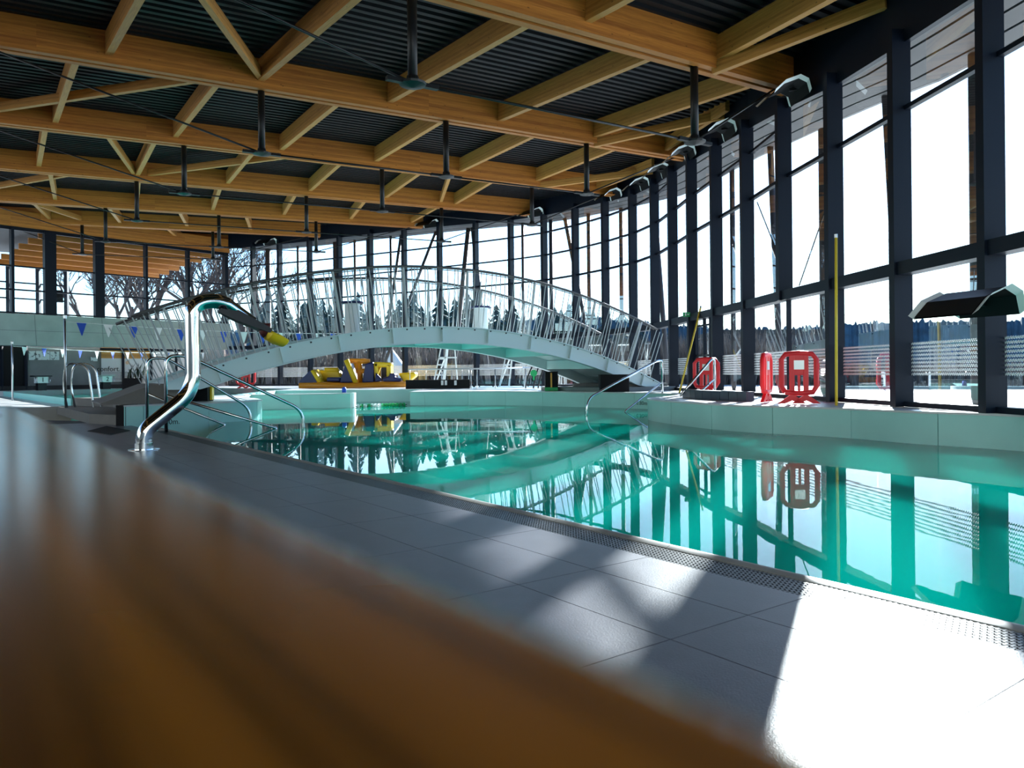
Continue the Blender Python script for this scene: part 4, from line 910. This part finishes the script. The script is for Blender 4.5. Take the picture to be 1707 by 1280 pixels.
for q, (x0, y0, x1, y1, r) in enumerate(cols):
    rr = (unroll(x0, 500)[0]-853.5)/SURV_F
    for i in range(len(FP)-1):
        A, B = FP[i]+outn(i)[0]*1.6, FP[i+1]+outn(i+1)[0]*1.6
        fa, fb = A.x-rr*A.y, B.x-rr*B.y
        if fa*fb <= 0: pt = A.lerp(B, fa/(fa-fb)); zt = FT[i]+.16; break
    top = Vector((pt.x, pt.y, zt)); low = gY(x1, y1, pt.y+.0)
    if y1 < 600 or abs(x1-x0) > 12:
        lo2 = gY(x1, y1, pt.y); top2 = gY(x0, y0, pt.y); k = (top2.z-(ZD-.06))/max(.1, (top2.z-lo2.z)); base = top2.lerp(lo2, min(k, 4)); base.z = ZD-.06; top = top2+(top2-lo2).normalized()*.3
    else: base = Vector((pt.x, pt.y, ZD-.06))
    o = empty('canopy_column', base)
    tag(o, ('slanting' if abs(x1-x0) > 12 else ('thick upright' if r > .13 else 'upright'))+' round dark canopy column outside, '+COLW[q], 'column', 'canopy columns outside')
    MB().tube([base, base+(top-base)*.03, top], [r*.6, r, r], 12).build('shaft', M_COLUMN, o, True)
    MB().lathe(base, [(r*1.5, 0), (r*1.5, .03)], 12).build('base_plate', M_STEEL, o)
# hills
def ridge(name, Y, az0, az1, hfun, mat, depth):
    mb = MB(); n = 1100; vs = []
    rr = random.Random(len(name)+int(Y))
    for i in range(n+1):
        a = az0+(az1-az0)*i/n; h = hfun(a)+rr.uniform(0, 1)**2*hfun(a)*.10
        p = Vector((sin(a)*Y, cos(a)*Y, 0)); q = Vector((sin(a)*(Y+depth), cos(a)*(Y+depth), 0)); m = p.lerp(q, .5)
        vs += [(p.x, p.y, 0), (m.x, m.y, h*.62+rr.uniform(-.8, .8)), (q.x, q.y, h), (q.x*1.02, q.y*1.02, 0)]
    mb.add(vs, [(4*i+a, 4*i+4+a, 4*i+5+a, 4*i+1+a) for i in range(n) for a in range(3)])
    o = mb.build(name, mat); tag(o, kind='structure'); return o
ridge('hill', 300, radians(-62), radians(50), lambda a: 1+23*(.82+.12*sin(a*7+1.5)+.06*sin(a*17)), M_FOREST, 22)
# conifers
def conifer_mesh(h, r, seed):
    R_ = random.Random(seed); mb = MB(); layers = 13
    for k in range(layers):
        z = h*(.10+.88*k/layers); rad = r*(1-k/layers)**.85+.05; nb = 11
        for j in range(nb):
            a = 2*pi*(j+R_.random())/nb; rr = rad*R_.uniform(.7, 1.15); w = rr*.30; dz = -h*.05*R_.uniform(.6, 1.4)
            tip = Vector((cos(a)*rr, sin(a)*rr, z+dz)); sd = Vector((-sin(a), cos(a), 0))*w; mid = Vector((cos(a)*rr*.45, sin(a)*rr*.45, z+h*.012))
            mb.add([Vector((0, 0, z+h*.05)), mid+sd, tip, mid-sd, mid-Vector((0, 0, h*.03))], [(0, 1, 2), (0, 2, 3), (1, 4, 2), (4, 3, 2)])
    return mb
tr_me = []; trunk_me = MB().tube([(0, 0, 0), (0, 0, 6)], [.14, .03], 6).mesh('trunk'); trunk_me.materials.append(M_BARK)
for s_ in range(4):
    me = conifer_mesh(8, 2.7, s_).mesh('needles'); me.materials.append(M_CONIF); tr_me.append(me)
rt = random.Random(11)
spots = []
for q in range(60):
    x = 430+q*12+rt.uniform(-6, 6); yt = 492+rt.uniform(-16, 34)+max(0, (x-760)*.11)
    if x < 570: yt -= 6
    spots.append((x, yt, rt.uniform(62, 95)))
for x, yt, Y in spots:
    top = gY(x, yt, Y); h = top.z-ZD+.1
    if h < 2: continue
    o = empty('conifer_tree', (top.x, Y, ZD-.1)); tag(o, 'dark conifer in the row of trees outside behind the bridge', 'tree', 'conifers behind the bridge')
    s_ = h/8
    for nm, me in (('foliage', tr_me[rt.randrange(4)]), ('trunk', trunk_me)):
        c = bpy.data.objects.new(nm, me); C.objects.link(c); c.parent = o
    o.scale = (s_*rt.uniform(.8, 1.1), s_*rt.uniform(.8, 1.1), s_); o.rotation_euler = (0, 0, rt.uniform(0, 6))
# bare deciduous trees
def bare(h, seed):
    R_ = random.Random(seed); wood_ = MB(); twigs = MB()
    def grow(p, d, L_, r, lev):
        q = p+d*L_; m = p.lerp(q, .5)+Vector((R_.uniform(-1, 1), R_.uniform(-1, 1), 0))*L_*.06
        (wood_ if lev < 3 else twigs).tube([p, m, q], [r, r*.85, r*.7], 5 if lev < 3 else 3, False)
        if lev >= 6: return
        for k in range(3 if lev < 5 else 3):
            nd = (d+Vector((R_.uniform(-1, 1), R_.uniform(-1, 1), R_.uniform(-.25, .7)))*.75).normalized()
            grow(p.lerp(q, R_.uniform(.55, 1)), nd, L_*R_.uniform(.62, .82), r*.58, lev+1)
    grow(Vector((0, 0, 0)), Vector((0, 0, 1)), h*.28, h*.022, 0)
    return wood_, twigs
bw = [bare(10, s_) for s_ in (1, 2, 3)]; bme = []
for a, b in bw:
    m1 = a.mesh('branches'); m1.materials.append(M_BARK); m2 = b.mesh('twigs'); m2.materials.append(M_BARK); bme.append((m1, m2))
for q, (x, yt, Y, lab) in enumerate([(208, 468, 58, 'bare tree outside the gallery glass, beside the wide dark post'), (262, 440, 62, 'tall bare tree in the middle of the gallery glass'), (318, 436, 60, 'tall bare tree outside, behind the gallery mullion'), (362, 440, 63, 'bare tree outside at the gallery corner'), (150, 470, 66, 'bare tree seen through the annexe windows'), (405, 448, 64, 'bare tree outside just past the gallery corner')]):
    top = gY(x, yt, Y); h = top.z+1.5; o = empty('bare_tree', (top.x, Y, ZD-.1)); tag(o, lab, 'tree', 'bare trees outside the gallery')
    for nm, me in zip(('branches', 'twigs'), bme[q % 3]): c = bpy.data.objects.new(nm, me); C.objects.link(c); c.parent = o
    o.scale = (h/10*1.5,)*3; o.rotation_euler = (0, 0, q*1.3)
# brushwood banks outside
def brush(name, lab, pts, h, n, spread, seed):
    R_ = random.Random(seed); mb = MB()
    for _ in range(n):
        k = R_.random()*(len(pts)-1); i = int(k); p = Vector(pts[i]).lerp(Vector(pts[i+1]), k-i)+Vector((R_.uniform(-spread, spread), R_.uniform(-spread, spread), 0))
        hh = h*R_.uniform(.4, 1.1); d = Vector((R_.uniform(-.35, .35), R_.uniform(-.35, .35), 1))*hh; w = R_.uniform(.015, .045)
        s_ = Vector((R_.uniform(-1, 1), R_.uniform(-1, 1), 0)).normalized()*w
        mb.add([p-s_, p+s_, p+d*.6+s_*.8, p+d, p+d*.6-s_*.8], [(0, 1, 2, 3, 4)])
    o = mb.build(name, M_BRUSHW); tag(o, lab, 'brushwood', kind='stuff')
brush('brushwood', 'grey-brown leafless shrubs on the bank outside behind the bridge', [(-18, 50, ZD-.06), (-8, 49, ZD-.06), (0, 46, ZD-.06), (8, 42, ZD-.06), (12, 36, ZD-.06)], 2.6, 9000, 1.3, 5)
brush('reed_bed', 'dry reeds along the terrace edge outside the tall windows', [(9.5, 38, ZD-.06), (13, 33, ZD-.06), (15.5, 30, ZD-.06), (19, 27, ZD-.06)], 1.0, 3500, .8, 6)
# dark flat-roofed building and glass fence
bl = empty('pavilion', (15.5, 47, ZD-.06)); tag(bl, 'dark flat-roofed pavilion outside beyond the red barriers', 'building')
MB().prism([(12.2, 44), (18.2, 44), (18.2, 50), (12.2, 50)], ZD-.06, 3.1).build('walls', M_BLDG, bl)
MB().prism([(12.0, 43.7), (18.4, 43.7), (18.4, 50.2), (12.0, 50.2)], 3.1, 3.35).build('roof', M_STEEL, bl)
for x in (12.9, 14.4, 15.9, 17.2): MB().box((x, 43.98, 1.9), (.8, .05, 1.2)).build('window', M_GLASS2, bl)
gf2 = empty('glass_fence', (13.5, 23, ZD-.06)); tag(gf2, 'low glass fence on the terrace outside the widest windows', 'fence')
for q in range(7):
    x = 10.8+q*1.15; y = 25.2-q*.55
    MB().bar((x+.04, y, ZD+.24), (x+1.07, y-.5, ZD+.24), .02, .42).build('pane', M_GLASS2, gf2); MB().bar((x, y, ZD-.06), (x, y, ZD+.5), .05, .05).build('post', M_BRUSH, gf2)
MB().bar((10.8, 25.2, ZD-.0), (18.85, 21.35, ZD-.0), .12, .1).build('kerb', M_CONC, gf2)
# snowmaking-white slide shapes far outside
for x, y0, y1, mat, lab in ((655, 612, 585, M_WHITE, 'pale leaning slide tower outside behind the inflatable'),):
    p = gY(x, 640, 44.5); o = empty('slide_tower', (p.x, 44.5, ZD-.06)); tag(o, lab, 'slide')
    MB().tube([(p.x+.6, 44.5, ZD-.06), (p.x+.25, 44.5, 1.3), (p.x-.2, 44.5, 2.4)], [.35, .5, .2], 12).build('chute', M_WHITE, o, True)
    MB().box((p.x+.4, 44.9, 1.0), (.1, .1, 1.3)).build('prop', M_BRUSH, o)

# ------------------------------------------------------------------ planter behind the ramp
pc = Vector((-10.75, 21.9, ZD)); o = empty('planter', pc); tag(o, 'black planter with dark spiky plants behind the grey ramp', 'planter')
MB().box(pc+Vector((0, 0, .27)), (.55, .4, .54)).build('trough', M_BLACK, o, bevel=.01)
M_LEAF = pm('dark_leaf', (.015, .03, .014), .5); rl = random.Random(4)
for q in range(22):
    a = rl.uniform(0, 6.28); b0_ = pc+Vector((rl.uniform(-.2, .2), rl.uniform(-.12, .12), .52)); hh = rl.uniform(.2, .52); t_ = Vector((cos(a), sin(a), 0)); sd_ = Vector((-sin(a), cos(a), 0))*.02
    m_ = b0_+t_*hh*.22+Vector((0, 0, hh*.6)); e_ = b0_+t_*hh*.55+Vector((0, 0, hh))
    MB().add([b0_-sd_, b0_+sd_, m_+sd_, e_, m_-sd_, m_+t_*.006], [(0, 1, 5), (1, 2, 5), (2, 3, 5), (3, 4, 5), (4, 0, 5)]).build('leaf', M_LEAF, o)
